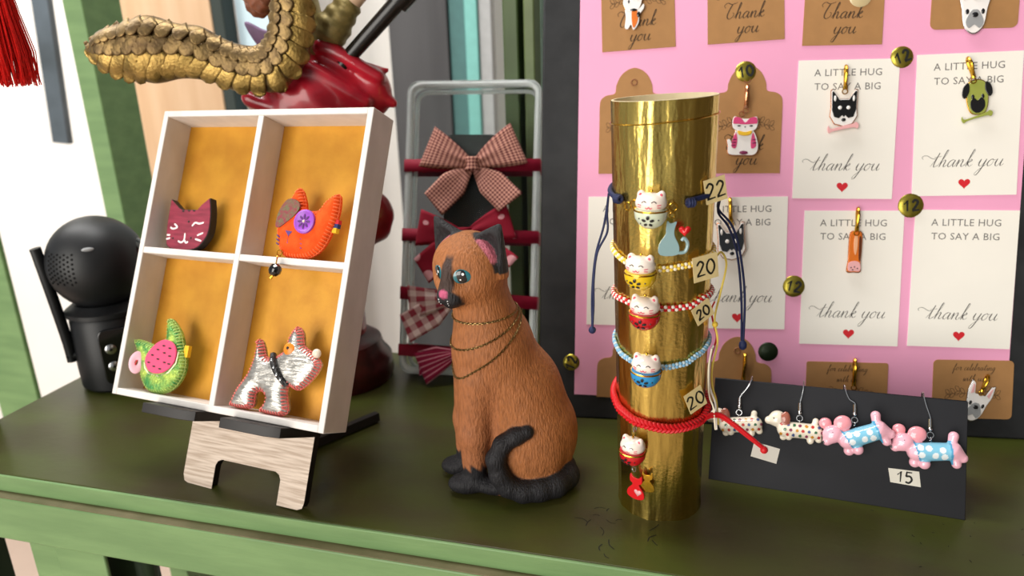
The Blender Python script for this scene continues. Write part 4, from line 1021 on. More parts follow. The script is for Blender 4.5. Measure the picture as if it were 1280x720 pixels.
for s_ in (-1, 1):
    for k in range(3):
        a0 = surf(H(3.4, s_*.3, -1.12-.13*k), -fd); a1 = surf(H(3.2, s_*.68, -1.08-.16*k), -unit(fd+sd*s_*.6))
        am = surf(H(3.3, s_*.5, -1.1-.15*k), -unit(fd+sd*s_*.3))
        mb.tube([tuple(a0+fd*.01), tuple(am+fd*.02), tuple(a1+fd*.01)], .03, 5)
obj('painted_whiskers', mb, mat('whisker_paint', '#cfcfcf', .5), KT)

# chain necklace draped in three turns
def drape(p_front, p_back, n=90):
    """closed loop around neck and chest in the plane through a front and a back point"""
    pf, pb = np.array(p_front, dtype=np.float32), np.array(p_back, dtype=np.float32)
    c = (pf+pb)/2; ax = unit(pf-pb); side = unit(np.cross(ax, (0, 0, 1)))
    out = []
    for i in range(n):
        t = 2*PI*i/n
        d = ax*math.cos(t)*np.linalg.norm(pf-pb)/2+side*math.sin(t)*2.2
        d = unit(d); q = c.copy(); lo, hi = 0.0, 5.0
        for _ in range(16):
            m_ = (lo+hi)/2
            if cat_sdf((c+d*m_)[None])[0] < .05: lo = m_
            else: hi = m_
        out.append(c+d*lo)
    return out
NK = thing('chain_necklace', 'thin bronze chain looped three times around the cat figurine neck', 'necklace', CF)
M_chain = mat('bronze_chain', '#8d7448', .35, .9, var=.3, vs=4)
for pf, pb in (((-3.9, -1.2, 11.3), (.1, .6, 11.75)), ((-4.1, -1.0, 9.4), (.1, .6, 11.55)), ((-4.1, -.9, 7.5), (.25, .6, 11.35))):
    lp = drape(pf, pb); mb = MB(); n = len(lp); L_ = [0]
    for i in range(n): L_.append(L_[-1]+float(np.linalg.norm(lp[(i+1) % n]-lp[i])))
    cnt = int(L_[-1]/.15); j = 0
    for k in range(cnt):
        s_ = L_[-1]*k/cnt
        while L_[j+1] < s_: j += 1
        w = (s_-L_[j])/(L_[j+1]-L_[j]+1e-9); q = lp[j]*(1-w)+lp[(j+1) % n]*w; d = lp[(j+1) % n]-lp[j]
        z_ = Vector(d.tolist()).normalized(); x_ = z_.orthogonal().normalized(); y_ = z_.cross(x_)
        if k % 2: x_, y_ = y_, -x_
        mb.tube([tuple(Vector(q.tolist())+z_*.1*math.cos(a)+x_*.055*math.sin(a)) for a in [2*PI*i/8 for i in range(8)]], .026, 4, True)
    obj('chain_loop', mb, M_chain, NK)

# ============================================================= clear case of bows
WF = lean_frame((-4.08, 54.66, .75), -7.52, 20.24, -.62) @ Matrix.Scale(.971, 4)
M_clear = mat('clear_plastic', '#f4f7f6', .08, trans=1.0, ior=1.12, spec=.5)
M_clear2 = mat('clear_plastic_edge', '#eef2f1', .25, trans=.55, ior=1.3, bump=.2, bs=1.5)
BX = thing('clear_case', 'clear plastic case with red elastic bands leaning behind the cat', 'case', WF)
bw, bh, bd = 5.86, 25.5, 2.2
mb = MB()
mb.tube([(x, y, -.25) for x, y in rrect(-bw+.25, bw-.25, .25, bh-.25, 1.0, 5)], .28, 8, True)
mb.tube([(x, y, -bd) for x, y in rrect(-bw+.35, bw-.35, .35, bh-.35, 1.0, 5)], .2, 8, True)
obj('rim', mb, M_clear2, BX)
mb = MB(); a_ = rrect(-bw, bw, 0, bh, 1.0, 5); n = len(a_); i_ = rrect(-bw+.25, bw-.25, .25, bh-.25, .9, 5)
mb.add([(x, y, -bd) for x, y in a_]+[(x, y, -.1) for x, y in a_], [(i, (i+1) % n, n+(i+1) % n, n+i) for i in range(n)])
obj('side_wall', mb, M_clear2, BX, solid=.1)
obj('lid', MB().prism(a_, -.12, 0), M_clear, BX)
obj('insert_card', MB().prism(rrect(-2.45, 2.1, 7.5, 20.9, .5), -.75, -.6), mat('charcoal_insert', '#2b302e', .5), BX)
M_rib = mat('burgundy_ribbon', '#86102a', .6, var=.1, vs=2, spec=.3)
for yl, yr in ((18.05, 18.1), (12.0, 11.9), (6.95, 6.3), (2.0, 1.5)):
    hw = .55 if yl > 3 else .5
    mb = MB(); q = []
    for z_ in (.06, -bd-.06):
        q.append([(-bw-.08, yl, z_), (bw+.08, yr, z_)])
    F_ = [(-bw-.08, yl, .05), (bw+.08, yr, .05), (bw+.08, yr, -bd-.05), (-bw-.08, yl, -bd-.05)]
    v = []; f = []
    for x, y, z_ in F_: v += [(x, y-hw, z_), (x, y+hw, z_)]
    f = [(2*i, (2*i+2) % 8, (2*i+3) % 8, 2*i+1) for i in range(4)]
    mb.add(v, f); obj('elastic_band', mb, M_rib, BX, solid=.06)

def bow(label, cx, cy, rot, m, L=4.1, wmax=3.7, tl=4.6, tw=2.5, ta=(-43, 45), z=.2, la=(22, 24), s=1.0, lift=.9):
    t = thing('ribbon_bow', label, 'bow', WF @ Matrix.Translation((cx, cy, z)) @ Matrix.Rotation(math.radians(rot), 4, 'Z') @ Matrix.Scale(s, 4), 'ribbon bows in the clear case')
    for sg, ang in ((-1, la[0]), (1, la[1])):
        def lp(u, v, sg=sg):
            th_ = 2*PI*u; x = L*(1-math.cos(th_))/2; k = x/L
            w = .5+(wmax-.5)*k**.7
            return (sg*(.25+x), (v-.5)*w+.12*math.sin(v*9)*k*0, .3+.42*math.sin(th_)*(.6+.6*k)+.10*math.cos((v-.5)*6)*(1-k)+.06*math.sin(v*14)*(1-k))
        mb = MB(); mb.grid(lp, 28, 10, uvf=lambda u, v: (u*2*L, (v-.5)*wmax))
        obj('loop', mb, m, t, Matrix.Rotation(sg*math.radians(ang), 4, 'Z'), smooth=60, solid=.04)
    for sg, ang in ((-1, ta[0]), (1, ta[1])):
        def tf(u, v):
            w = .6+(tw-.6)*min(1, u*2.2)
            return ((v-.5)*w, -.2-u*tl-(.35*(v-.5) if u > .95 else 0), .1+.14*math.sin(u*4+v*2)+.05*math.sin(v*9)*(1-u)+lift*u)
        mb = MB(); mb.grid(tf, 16, 8, uvf=lambda u, v: (u*tl, (v-.5)*tw))
        obj('tail', mb, m, t, Matrix.Rotation(math.radians(ang), 4, 'Z'), smooth=60, solid=.04)
    mb = MB()
    mb.grid(lambda u, v: (.55*math.cos(2*PI*u)*(1+.12*math.cos(v*PI*2)), (v-.5)*1.15, .42+.42*math.sin(2*PI*u)), 18, 8, uvf=lambda u, v: (u*3, v*1.1))
    obj('knot', mb, m, t, smooth=60, solid=.04)
    return t
G1 = mat_uv('gingham', 'check', '#cf9884', '#531020', period=.28)
G2 = mat_uv('spotted_burgundy', 'dots', '#8a1128', '#d79aa0', period=1.35)
G3 = mat_uv('pink_plaid', 'check', '#e6cfca', '#9a3a48', period=1.1)
G4 = mat_uv('striped_burgundy', 'stripe', '#8a1438', '#d2909c', period=.5)
bow('burgundy and cream gingham ribbon bow at the top of the clear case', .2, 18.05, 1, G1)
bow('burgundy ribbon bow with pale pink spots behind the cat figurine ears', -.3, 12.0, 4, G2, L=3.9, wmax=3.2, ta=(-52, 50), la=(12, 14))
bow('pale pink plaid ribbon bow behind the cat figurine face', -.9, 6.5, 0, G3, L=3.9, wmax=3.0, tl=4.8, ta=(-58, 48), la=(-6, 8))
bow('striped burgundy ribbon bow at the bottom of the clear case', -.6, 1.9, -4, G4, L=3.3, wmax=2.9, tl=3.4, tw=2.1, ta=(-70, 70), la=(-28, 10), z=.2, lift=.15)

# ============================================================= gold tube
B0 = Vector((8.6, 37.8, 0)); B1 = Vector((8.05, 37.8, 23.7)); TH = 23.7
def tube_r(z): return 2.42+.31*z/TH
def on_tube(th, z, ex=0.0):
    """point on the tube: th in degrees, 0 faces the camera side (-Y), positive to the right"""
    a = math.radians(th); r_ = tube_r(z)+ex
    return B0.lerp(B1, z/TH) + Vector((math.sin(a)*r_, -math.cos(a)*r_, 0))
def tube_frame(th, z, ex=0.0, turn=0.0, roll=0.0):
    """X to the right, Y up, Z out of the tube"""
    a = math.radians(th+turn); n_ = Vector((math.sin(a), -math.cos(a), 0)); x_ = Vector((math.cos(a), math.sin(a), 0))
    return mat4(x_, Vector((0, 0, 1)), n_, on_tube(th, z, ex)) @ Matrix.Rotation(math.radians(roll), 4, 'Z')
def mat_foil():
    m = bpy.data.materials.new('gold_foil'); m.use_nodes = True; nt = m.node_tree; N = nt.nodes; L = nt.links; b = N['Principled BSDF']
    b.inputs['Base Color'].default_value = lin('#d9bd66'); b.inputs['Metallic'].default_value = 1; b.inputs['Roughness'].default_value = .24
    tc = N.new('ShaderNodeTexCoord'); mp = N.new('ShaderNodeMapping'); mp.inputs['Scale'].default_value = (100, 100, 22); L.new(tc.outputs['Object'], mp.inputs[0])
    n1 = N.new('ShaderNodeTexNoise'); n1.inputs['Scale'].default_value = .9; n1.inputs['Detail'].default_value = 3; L.new(mp.outputs[0], n1.inputs[0])
    mp2 = N.new('ShaderNodeMapping'); mp2.inputs['Scale'].default_value = (100, 100, 100); L.new(tc.outputs['Object'], mp2.inputs[0])
    n2 = N.new('ShaderNodeTexNoise'); n2.inputs['Scale'].default_value = 6; n2.inputs['Detail'].default_value = 6; L.new(mp2.outputs[0], n2.inputs[0])
    b1 = N.new('ShaderNodeBump'); b1.inputs['Strength'].default_value = .5; b1.inputs['Distance'].default_value = .003; L.new(n1.outputs[0], b1.inputs['Height'])
    b2 = N.new('ShaderNodeBump'); b2.inputs['Strength'].default_value = .12; b2.inputs['Distance'].default_value = .001; L.new(n2.outputs[0], b2.inputs['Height']); L.new(b1.outputs[0], b2.inputs['Normal'])
    L.new(b2.outputs[0], b.inputs['Normal'])
    return m
GT = thing('gold_tube', 'tall tube wrapped in crinkled gold foil holding the bracelets', 'tube', up_frame(B0.x, B0.y, 0))
shx, shy = (B1.x-B0.x)/TH, (B1.y-B0.y)/TH
SHM = Matrix.Identity(4); SHM[0][2] = shx; SHM[1][2] = shy
FACET = [-180, -150, -122, -98, -76, -52, -27, 20, 33, 47, 60, 76, 100, 130, 155, 180]
def crease(t, z):
    th = (math.degrees(t)+90+180) % 360-180
    for a, b in zip(FACET, FACET[1:]):
        if a <= th <= b: break
    c_, h_ = (a+b)/2, (b-a)/2
    k = 1+.62*(math.cos(math.radians(h_))/math.cos(math.radians(th-c_+.5*math.sin(z*.4)))-1) + .003*math.sin(17*t+z*.15)
    rag = .0
    dz = (.12*math.cos(t+.2) if z > TH-.6 else 0) + (.12*math.sin(7*t) if z < .05 and False else 0)
    return k, dz
prof = [(tube_r(z), z) for z in [0.0]+[.6+i*(TH-1.2)/24 for i in range(25)]+[TH]]
prof[0] = (2.47, 0.0)
obj('foil_wrap', MB().lathe(prof, 180, SHM, crease), mat_foil(), GT, smooth=30)
obj('cardboard_core', MB().lathe([(tube_r(TH)-.01, TH-.05), (tube_r(TH)-.02, TH+.02), (tube_r(TH)-.12, TH+.02), (tube_r(20)-.14, 16), (2.25, .1)], 64, SHM, crease), mat('cream_cardboard', '#e2d3ae', .7, var=.1), GT)
mb = MB(); mb.tube([tuple(SHM @ Vector((2.745*math.cos(t)*1.004, 2.745*math.sin(t)*1.004, TH-1.0+.25*math.cos(t)))) for t in [2*PI*i/60 for i in range(60)]], .03, 5, True)
obj('foil_fold', mb, MATS.get('gold_metal'), GT)

def ring_path(pts, ex, n=160):
    """closed path around the tube through (theta, height) keys"""
    k = sorted(pts); th = [q[0] for q in k]; zz = [q[1] for q in k]
    th = [th[-1]-360]+th+[th[0]+360]; zz = [zz[-1]]+zz+[zz[0]]
    out = []
    for i in range(n):
        a = -180+360*i/n
        for j in range(len(th)-1):
            if th[j] <= a <= th[j+1]:
                w = (a-th[j])/(th[j+1]-th[j]+1e-9); w = w*w*(3-2*w); out.append((a, zz[j]*(1-w)+zz[j+1]*w)); break
    return [on_tube(a, z, ex) for a, z in out]
def resample(P, step):
    out = []; acc = 0.0
    for i in range(len(P)):
        a, b = P[i], P[(i+1) % len(P)]; L_ = (b-a).length
        while acc < L_: out.append((a.lerp(b, acc/L_), (b-a).normalized())); acc += step
        acc -= L_
    return out
def braid(P, step, r, m1, m2, t, name='braided_cord'):
    """two rows of knots, alternating colours"""
    mb = MB(); base = Vector((0, 0, 1))
    for i, (q, d) in enumerate(resample(P, step)):
        n_ = d.cross(base).normalized()
        for s_ in (-1, 1):
            mb.cur = (i+(s_ > 0)) % 2
            mb.ell(tuple(q+base*s_*r*.75+n_*.0), (r*1.05, r*1.05, r*.9), 7, 5)
    return obj(name, mb, [m1, m2], t, M_in(t))
def M_in(t): return WI[t.name]
WI = {}
def bthing(name, label, cat, fr, group=None):
    t = thing(name, label, cat, fr, group); WI[t.name] = fr.inverted(); return t
def bell(t, F, cm, sc=1.0):
    """lucky-cat bell bead: coloured bowl below, white cat face above"""
    bo = obj('bell_bowl', MB().lathe([(0, -.86), (.3, -.82), (.58, -.64), (.78, -.32), (.82, 0), (.8, .1), (.6, .14), (0, .14)], 28, Matrix.Rotation(-PI/2, 4, 'X')), cm, t, F @ Matrix.Scale(sc, 4))
    fa = organic('cat_face', lambda P: smin(smin(s_ell(P, (0, .42, 0), (.78, .5, .7)), s_ell(P, (-.5, .8, 0), (.2, .24, .2)), .12), s_ell(P, (.5, .8, 0), (.2, .24, .2)), .12), (-1, -.3, -.9), (1, 1.2, .9), .07, M_face, t, F @ Matrix.Scale(sc, 4))
    obj('band', MB().tube([(.8*math.cos(a), .07, .8*math.sin(a)) for a in [2*PI*i/28 for i in range(28)]], .05, 6, True), M_gold, t, F @ Matrix.Scale(sc, 4))
    mb = MB()
    def fz(x, y): return .7*math.sqrt(max(.05, 1-(x/.78)**2-((y-.42)/.5)**2))+.012
    for st in ([(-.36, .52), (-.25, .6), (-.12, .54)], [(.12, .54), (.25, .6), (.36, .52)]):
        mb.tube([(x, y, fz(x, y)) for x, y in catmull(st, 4)], .022, 5)
    obj('eye_lines', mb, M_enk, t, F @ Matrix.Scale(sc, 4))
    mb = MB()
    for st in ([(-.16, .3), (-.08, .24), (0, .32), (.08, .24), (.16, .3)], [(-.55, .42), (-.38, .4)], [(-.55, .3), (-.4, .3)], [(.4, .4), (.56, .42)], [(.4, .3), (.55, .28)]):
        mb.tube([(x, y, fz(x, y)) for x, y in catmull(st, 4)], .025, 5)
    for x in (-.5, .5): mb.ell((x, .82, .17), (.09, .12, .06), 8, 5)
    obj('pink_marks', mb, M_rose, t, F @ Matrix.Scale(sc, 4))
    mb = MB()
    for k in range(5):
        a = PI/2+2*PI*k/5; x, y = .2*math.cos(a), -.36+.2*math.sin(a); z_ = math.sqrt(max(.01, .82**2-x*x-(y*1.0)**2))
        nn = Vector((x, y, z_)).normalized(); q = nn*.8; q = Vector((x, y, min(z_, .82)))*1.05
        zz_ = nn; xx_ = Vector((-math.sin(a), math.cos(a), 0)); xx_ = (xx_-zz_*xx_.dot(zz_)).normalized(); yy_ = zz_.cross(xx_)
        mb.ell((0, 0, 0), (.085, .12, .03), 8, 5, M=mat4(xx_, yy_, zz_, q))
    for x, y in ((-.45, -.25), (.48, -.3), (-.38, -.5)): mb.ell((x, y, math.sqrt(.82**2-x*x-y*y)*1.05), .045, 6, 4)
    obj('flower_print', mb, M_enk, t, F @ Matrix.Scale(sc, 4))
    obj('bell_hole', MB().ell((0, 1.0, 0), .08, 8, 5), M_gold, t, F @ Matrix.Scale(sc, 4))
M_face = mat('glazed_white', '#f2e4d8', .2, coat=.5); M_rose = mat('rose_paint', '#d8566a', .4)
M_tagp = mat('price_tag_paper', '#d8c48e', .7, var=.1, vs=2)
def ptag(t, F, w, h, txt, rot=0, m=None, dig=.8):
    p_ = obj('price_tag', MB().prism([(-w/2, -h/2), (w/2, -h/2), (w/2, h/2), (-w/2, h/2)], -.02, .02), m or M_tagp, t, F @ Matrix.Rotation(math.radians(rot), 4, 'Z'))
    if txt: obj('numerals', digits(MB(), txt, 0, 0, dig, .11, .03), M_pen, p_, smooth=0)
    return p_
grp = 'bracelets on the gold tube'
M_navy = mat('navy_cord', '#16224e', .6, var=.2, vs=6, bump=.3, bs=12); M_yel = mat('yellow_cord', '#e8c542', .6); M_crm = mat('cream_cord', '#efe6cf', .6)
M_rdc = mat('red_cord', '#c8141e', .5); M_blu = mat('sky_cord', '#7fb4d8', .6); M_wht2 = mat('white_cord', '#e9e4dc', .6)

def loc(t): return WI[t.name]
# navy bracelet
t = bthing('bracelet', 'navy cord bracelet with mint bell and hanging blue cat on the gold tube', 'bracelet', up_frame(B0.x, B0.y, 0), grp)
I = loc(t)
keys = [(-84, 18.85), (-61, 18.76), (-49, 18.6), (-21, 18.7), (0, 18.7), (18, 18.88), (33, 18.95), (45, 19.0), (120, 19.1), (-140, 19.1)]
rp = ring_path(keys, .12); full = [q for q in rp]
arc = [on_tube(a, z, .12) for a, z in catmull([(45, 19.0), (90, 19.1), (140, 19.1), (180, 19.1), (230, 19.1), (276, 18.85), (296, 18.76)], 10)]
obj('cord', MB().tube([tuple(q) for q in arc], .14, 8), M_navy, t, I)
obj('cord', MB().tube([tuple(on_tube(a, z, .12)) for a, z in ((14, 18.85), (22, 18.9), (33, 18.95), (45, 19.0))], .14, 8), M_navy, t, I)
for a1, a2 in ((-66, -61), (13, 18)):
    mb = MB()
    for th_ in (a1, (a1+a2)/2, a2): mb.torus((0, 0, 0), .16, .1, M=tube_frame(th_, 18.78, .24), ax='X', seg=12)
    obj('knot', mb, M_navy, t, I)
mb = MB(); mb.torus((0, 0, 0), .2, .045, M=tube_frame(-49, 18.5, .25)); mb.torus((0, 0, 0), .2, .045, M=tube_frame(-2, 18.6, .25)); mb.torus((0, 0, 0), .13, .035, M=tube_frame(-3, 18.2, .3))
obj('jump_rings', mb, M_gold, t, I)
bell(t, I @ tube_frame(-21.5, 18.5, .81), mat('mint_glaze', '#d3dcc4', .2, coat=.5))
sc_ = [(-.55, -.95), (.3, -.95), (.38, -.5), (.15, .0), (.12, .35), (.22, .75), (.05, .7), (-.1, .68), (-.25, .8), (-.3, .4), (-.32, .1), (-.62, -.4)]
F = I @ tube_frame(-3.5, 17.15, .4)
obj('cat_pendant', MB().prism(catmull(sc_, 3, True), -.05, .05), mat('blue_grey_enamel', '#8aa9ac', .25, coat=.4), t, F, bevel=.02)
obj('pendant_tail', MB().tube(catmull([(.3, -.85, 0), (.68, -.8, 0), (.8, -.4, 0), (.62, -.1, 0), (.5, -.22, 0)], 5), .09, 8), mat('blue_grey_enamel'), t, F)
obj('pendant_heart', heart(MB(), .62, .3, .32, .03), M_red, t, F, solid=.06)
ptag(t, I @ tube_frame(46, 19.25, .35, -30), 1.2, 1.25, '22', 12)
mb = MB()
mb.tube(catmull([tuple(on_tube(-97, 18.75, .2)), (5.3, 38.5, 17.6), (5.32, 38.5, 16.56), (4.78, 38.5, 15.39), (4.6, 38.5, 13.8), (4.6, 38.5, 12.3), (4.54, 38.5, 10.9)], 6), .065, 6)
mb.tube(catmull([tuple(on_tube(-101, 18.7, .2)), (5.15, 38.65, 16.9), (4.7, 38.6, 15.2), (4.52, 38.6, 13.0), (4.54, 38.6, 10.9)], 6), .065, 6)
mb.ell((4.54, 38.55, 10.8), .22, 10, 7)
obj('cord_end', mb, M_navy, t, I)
mb = MB()
mb.tube(catmull([tuple(on_tube(60, 18.85, .22)), tuple(on_tube(85, 18.5, .3)), (11.3, 38.3, 17.7), (12.16, 38.5, 16.71), (12.71, 38.5, 15.15), (13.15, 38.5, 12.65), (13.27, 38.5, 9.82)], 6), .07, 6)
mb.tube(catmull([tuple(on_tube(62, 18.7, .22)), tuple(on_tube(88, 18.3, .32)), (11.35, 38.4, 17.45), (12.05, 38.65, 16.55), (12.6, 38.6, 15.0), (13.0, 38.6, 12.5), (13.2, 38.6, 9.85)], 6), .07, 6)
mb.ell((13.26, 38.5, 9.6), (.24, .24, .3), 10, 7)
obj('cord_end', mb, M_navy, t, I)

def bracelet(label, keys, m1, m2, bth, bz, bm, rcord=.1, step=.19):
    t = bthing('bracelet', label, 'bracelet', up_frame(B0.x, B0.y, 0), grp); I = loc(t)
    P = ring_path(keys, .1); P = [q for q in P if abs(math.degrees(math.atan2(q.x-8.3, -(q.y-37.8)))-bth) > 12]
    braid_open(P, step, rcord, m1, m2, t, I)
    bell(t, I @ tube_frame(bth, bz, .81), bm)
    return t, I
def braid_open(P, step, r, m1, m2, t, I):
    mb = MB(); up_ = Vector((0, 0, 1)); i = 0
    for a, b in zip(P, P[1:]+P[:1]):
        if (b-a).length > .8: continue
        n = max(1, round((b-a).length/step*1.0)); 
        acc = 0
    pts = []; acc = 0.0
    for a, b in zip(P, P[1:]+P[:1]):
        L_ = (b-a).length
        if L_ > .8: continue
        while acc < L_: pts.append(a.lerp(b, acc/L_)); acc += step
        acc -= L_
    for i, q in enumerate(pts):
        for s_ in (-1, 1):
            mb.cur = (i+(s_ > 0)) % 2; mb.ell(tuple(q+up_*s_*r*.8), (r*1.05, r*1.05, r*.95), 7, 5)
    obj('braided_cord', mb, [m1, m2], t, I)
t, I = bracelet('yellow and cream braided bracelet with yellow cat bell on the gold tube', [(-90, 15.8), (-47, 15.45), (-30, 15.35), (-13, 15.35), (15, 15.5), (45, 15.7), (130, 15.9), (-140, 15.9)], M_yel, M_crm, -30.3, 15.25, mat('yellow_glaze', '#e8c21e', .2, coat=.5))
ptag(t, I @ tube_frame(33, 15.35, .45, -15), 1.45, 1.35, '20', 8)
obj('cord_end', MB().tube(catmull([tuple(on_tube(*q)) for q in ((50, 15.65, .42), (64, 15.8, .5), (72, 15.0, .75), (70, 13.4, .52), (70, 11.9, .3), (70, 10.6, .52), (71, 9.0, .3), (72, 7.9, .35), (73, 6.9, .62), (74, 6.3, .7), (74, 5.4, .8))], 6), .06, 6), mat('pale_yellow_cord', '#ddc55a', .6), t, I)
obj('cord_bead', MB().ell(tuple(on_tube(70, 11.6, .33)), .17, 10, 7), M_yel, t, I)
t, I = bracelet('red and white braided bracelet with red cat bell on the gold tube', [(-88, 13.25), (-60, 13.3), (-41, 13.2), (-26, 13.2), (-10, 13.2), (20, 13.25), (45, 13.5), (130, 13.4), (-140, 13.2)], M_rdc, M_wht2, -26.5, 13.1, mat('red_glaze', '#c21822', .2, coat=.5))
ptag(t, I @ tube_frame(33, 12.9, .4, -10), 1.15, 1.05, '20', 28, dig=.6)
obj('cord_end', MB().tube(catmull([tuple(on_tube(*q)) for q in ((58, 13.1, .35), (66, 12.6, .14), (77, 12.0, .14), (79, 11.3, .3), (79, 10.6, .46), (79, 9.2, .2), (80, 7.7, .35), (81, 6.9, .62), (82, 6.3, .68), (82, 5.7, .75))], 6), .05, 6), M_rdc, t, I)
t, I = bracelet('sky blue and white braided bracelet with blue cat bell on the gold tube', [(-90, 10.4), (-60, 10.0), (-42, 9.85), (-25, 9.9), (-9, 9.85), (15, 10.0), (37, 10.35), (60, 10.6), (130, 10.7), (-140, 10.6)], M_blu, mat('pale_sky_cord', '#b9cdd6', .6), -25, 9.85, mat('blue_glaze', '#2e8fc8', .2, coat=.5))
ptag(t, I @ tube_frame(29.6, 7.8, .3, -8), 1.15, 1.3, '20', 24)
obj('cord_end', MB().tube(catmull([tuple(on_tube(*q)) for q in ((62, 10.5, .36), (65, 9.6, .2), (65, 8.0, .25), (66, 7.0, .58), (66, 6.3, .68), (66, 5.3, .75))], 6), .055, 6), M_wht2, t, I)
obj('cord_end', MB().tube(catmull([tuple(on_tube(*q)) for q in ((56, 10.45, .36), (59, 9.2, .2), (59, 7.6, .3), (58, 6.9, .58), (57, 6.3, .68), (59, 5.5, .75))], 6), .05, 6), M_crm, t, I)
# thick red bracelet
t = bthing('bracelet', 'thick red knotted cord bracelet with hanging red cat bell near the tube foot', 'bracelet', up_frame(B0.x, B0.y, 0), grp); I = loc(t)
keys = [(-90, 6.95), (-65, 6.6), (-39, 6.35), (3, 6.2), (40, 6.25), (75, 6.5), (130, 7.0), (-140, 7.3)]
P = ring_path(keys, .19); mb = MB(); up_ = Vector((0, 0, 1)); pts = resample(P, .23)
for i, (q, d) in enumerate(pts):
    n_ = d.cross(up_).normalized()
    for s_ in (-1, 1):
        c_ = q+up_*s_*.12; a_ = (d*1.0-up_*s_*.75).normalized(); b_ = n_; e_ = a_.cross(b_)
        mb.ell((0, 0, 0), (.24, .2, .12), 8, 6, M=mat4(a_, b_, e_, c_))
obj('braided_cord', mb, M_rdc, t, I)
mb = MB()
for dz in (0, .16):
    mb.tube(catmull([tuple(on_tube(48, 6.3+dz, .34)), (11.05, 36.1, 6.35+dz), (11.7, 36.2, 6.13+dz), (13.07, 35.8, 5.1+dz*.8), (13.85, 35.6, 4.5+dz*.3)], 6), .1, 7)
mb.ell((13.9, 35.58, 4.42), .22, 10, 7)
obj('cord_end', mb, M_rdc, t, I)
a3, b3, n3 = axes(-20.24, 25.67, 1.32)
ptag(t, I @ mat4(a3, b3, n3, (13.95, 35.5, 4.3)), 1.4, .85, None, -10, mat('clear_tag', '#b9b4aa', .4))
mb = MB(); mb.torus((0, 0, 0), .16, .04, M=tube_frame(-39, 6.05, .5), ax='X'); mb.torus((0, -1.75, .0), .12, .035, M=tube_frame(-39, 5.6, .5), ax='X', sq=1.4); mb.torus((0, -2.1, .0), .12, .035, M=tube_frame(-39, 5.6, .5), sq=1.3)
obj('jump_rings', mb, M_silver, t, I)
bell(t, I @ tube_frame(-39, 4.75, .76), mat('red_glaze'), .92)
F = I @ tube_frame(-38.5, 2.35, .45)
cs = catmull([(-.35, .75), (-.15, .55), (.15, .55), (.35, .75), (.38, .3), (.2, .1), (.5, -.3), (.5, -.7), (0, -.85), (-.5, -.7), (-.5, -.3), (-.2, .1), (-.38, .3)], 3, True)
obj('cat_pendant', MB().prism(cs, -.05, .05), M_red, t, F, bevel=.02)
obj('pendant_heart', heart(MB(), .15, -.35, .25, .06), M_enp, t, F, solid=.02)
obj('gold_pendant', MB().prism([(x+.0, y) for x, y in cs], -.05, .03), M_gold, t, I @ tube_frame(-26, 2.75, .3) @ Matrix.Scale(.8, 4), bevel=.02)

# ============================================================= earring stand
DF = lean_frame((18.76, 37.15, 0), -20.24, 25.67, 1.32)
DW, DH = 7.1, 6.56
M_dc = mat('black_card', '#191a1f', .6, var=.08, vs=.4, spec=.35)
D = thing('earring_stand', 'black folded card stand holding four animal earrings', 'earring stand', DF)
DI = DF.inverted()
kz = DF[2][0]/DF[2][1]
obj('front_panel', MB().prism([(-DW, DW*kz), (DW, -DW*kz), (DW, DH), (-DW, DH)], -.15, 0), M_dc, D, bevel=.03)
ridge = [DF @ Vector((x, DH-.02, -.1)) for x in (-DW, DW)]
bk = Vector((-axes(-20.24)[2].x, -axes(-20.24)[2].y, 0)).normalized()
bk = Vector((math.sin(math.radians(20.24)), math.cos(math.radians(20.24)), 0))
ft = [Vector((q.x, q.y, 0.02))+bk*2.9 for q in ridge]
mb = MB(); q4 = [DI @ q for q in (ridge[0], ridge[1], ft[1], ft[0])]
mb.add(q4, [(0, 1, 2, 3)]); obj('rear_panel', mb, M_dc, D, solid=.15)
def hook(t, ring_y=0.0, top=2.2, dx=-.2):
    mb = MB()
    mb.tube(catmull([(0, .5, .15), (0, 1.0, .12), (dx*.6, top-.5, .1), (dx, top, .08), (dx*1.1, top+.3, -.1), (dx*1.1, top+.05, -.32), (dx, top-.8, -.36)], 6), .045, 6)
    obj('ear_wire', mb, M_silver, t)
    mb = MB(); mb.cyl((0, .3, .17), (-.02, .95, .15), .115, .1, 10); mb.ell((0, .36, .18), .15, 10, 6); obj('coil', mb, M_silver, t)
    mb = MB(); mb.torus((0, .02, .26), .17, .035); mb.torus((0, -.22, .38), .14, .03, ax='X'); obj('ring', mb, M_silver, t)
M_cer = mat('glazed_ceramic', '#ffffff', .16, attr=True, coat=.6)
def poodle(P):
    z_ = .42
    f = s_cap(P, (-.7, -1.0, z_), (1.0, -.78, z_), .56, .5)
    f = smin(f, s_ell(P, (-1.42, -.52, z_), (.6, .52, .46)), .12)
    f = smin(f, s_cap(P, (-1.4, -.6, z_), (-1.85, -.88, z_), .4, .26), .15)
    f = smin(f, s_ell(P, (-1.68, .16, z_-.05), (.36, .34, .24)), .04)
    f = smin(f, s_ell(P, (-.75, .0, z_+.1), (.5, .46, .26)), .04)
    f = smin(f, s_cap(P, (1.0, -.6, z_), (1.12, .1, z_), .2, .28), .08)
    f = smin(f, s_cap(P, (1.15, -.75, z_), (1.62, -1.08, z_), .5, .26), .15)
    f = smin(f, s_cap(P, (1.2, -1.0, z_), (1.3, -1.45, z_), .3, .26), .08)
    f = smin(f, s_ell(P, (-.8, -1.62, z_-.08), (.3, .3, .28)), .06); f = smin(f, s_ell(P, (-.33, -1.62, z_+.08), (.32, .33, .3)), .06)
    return f
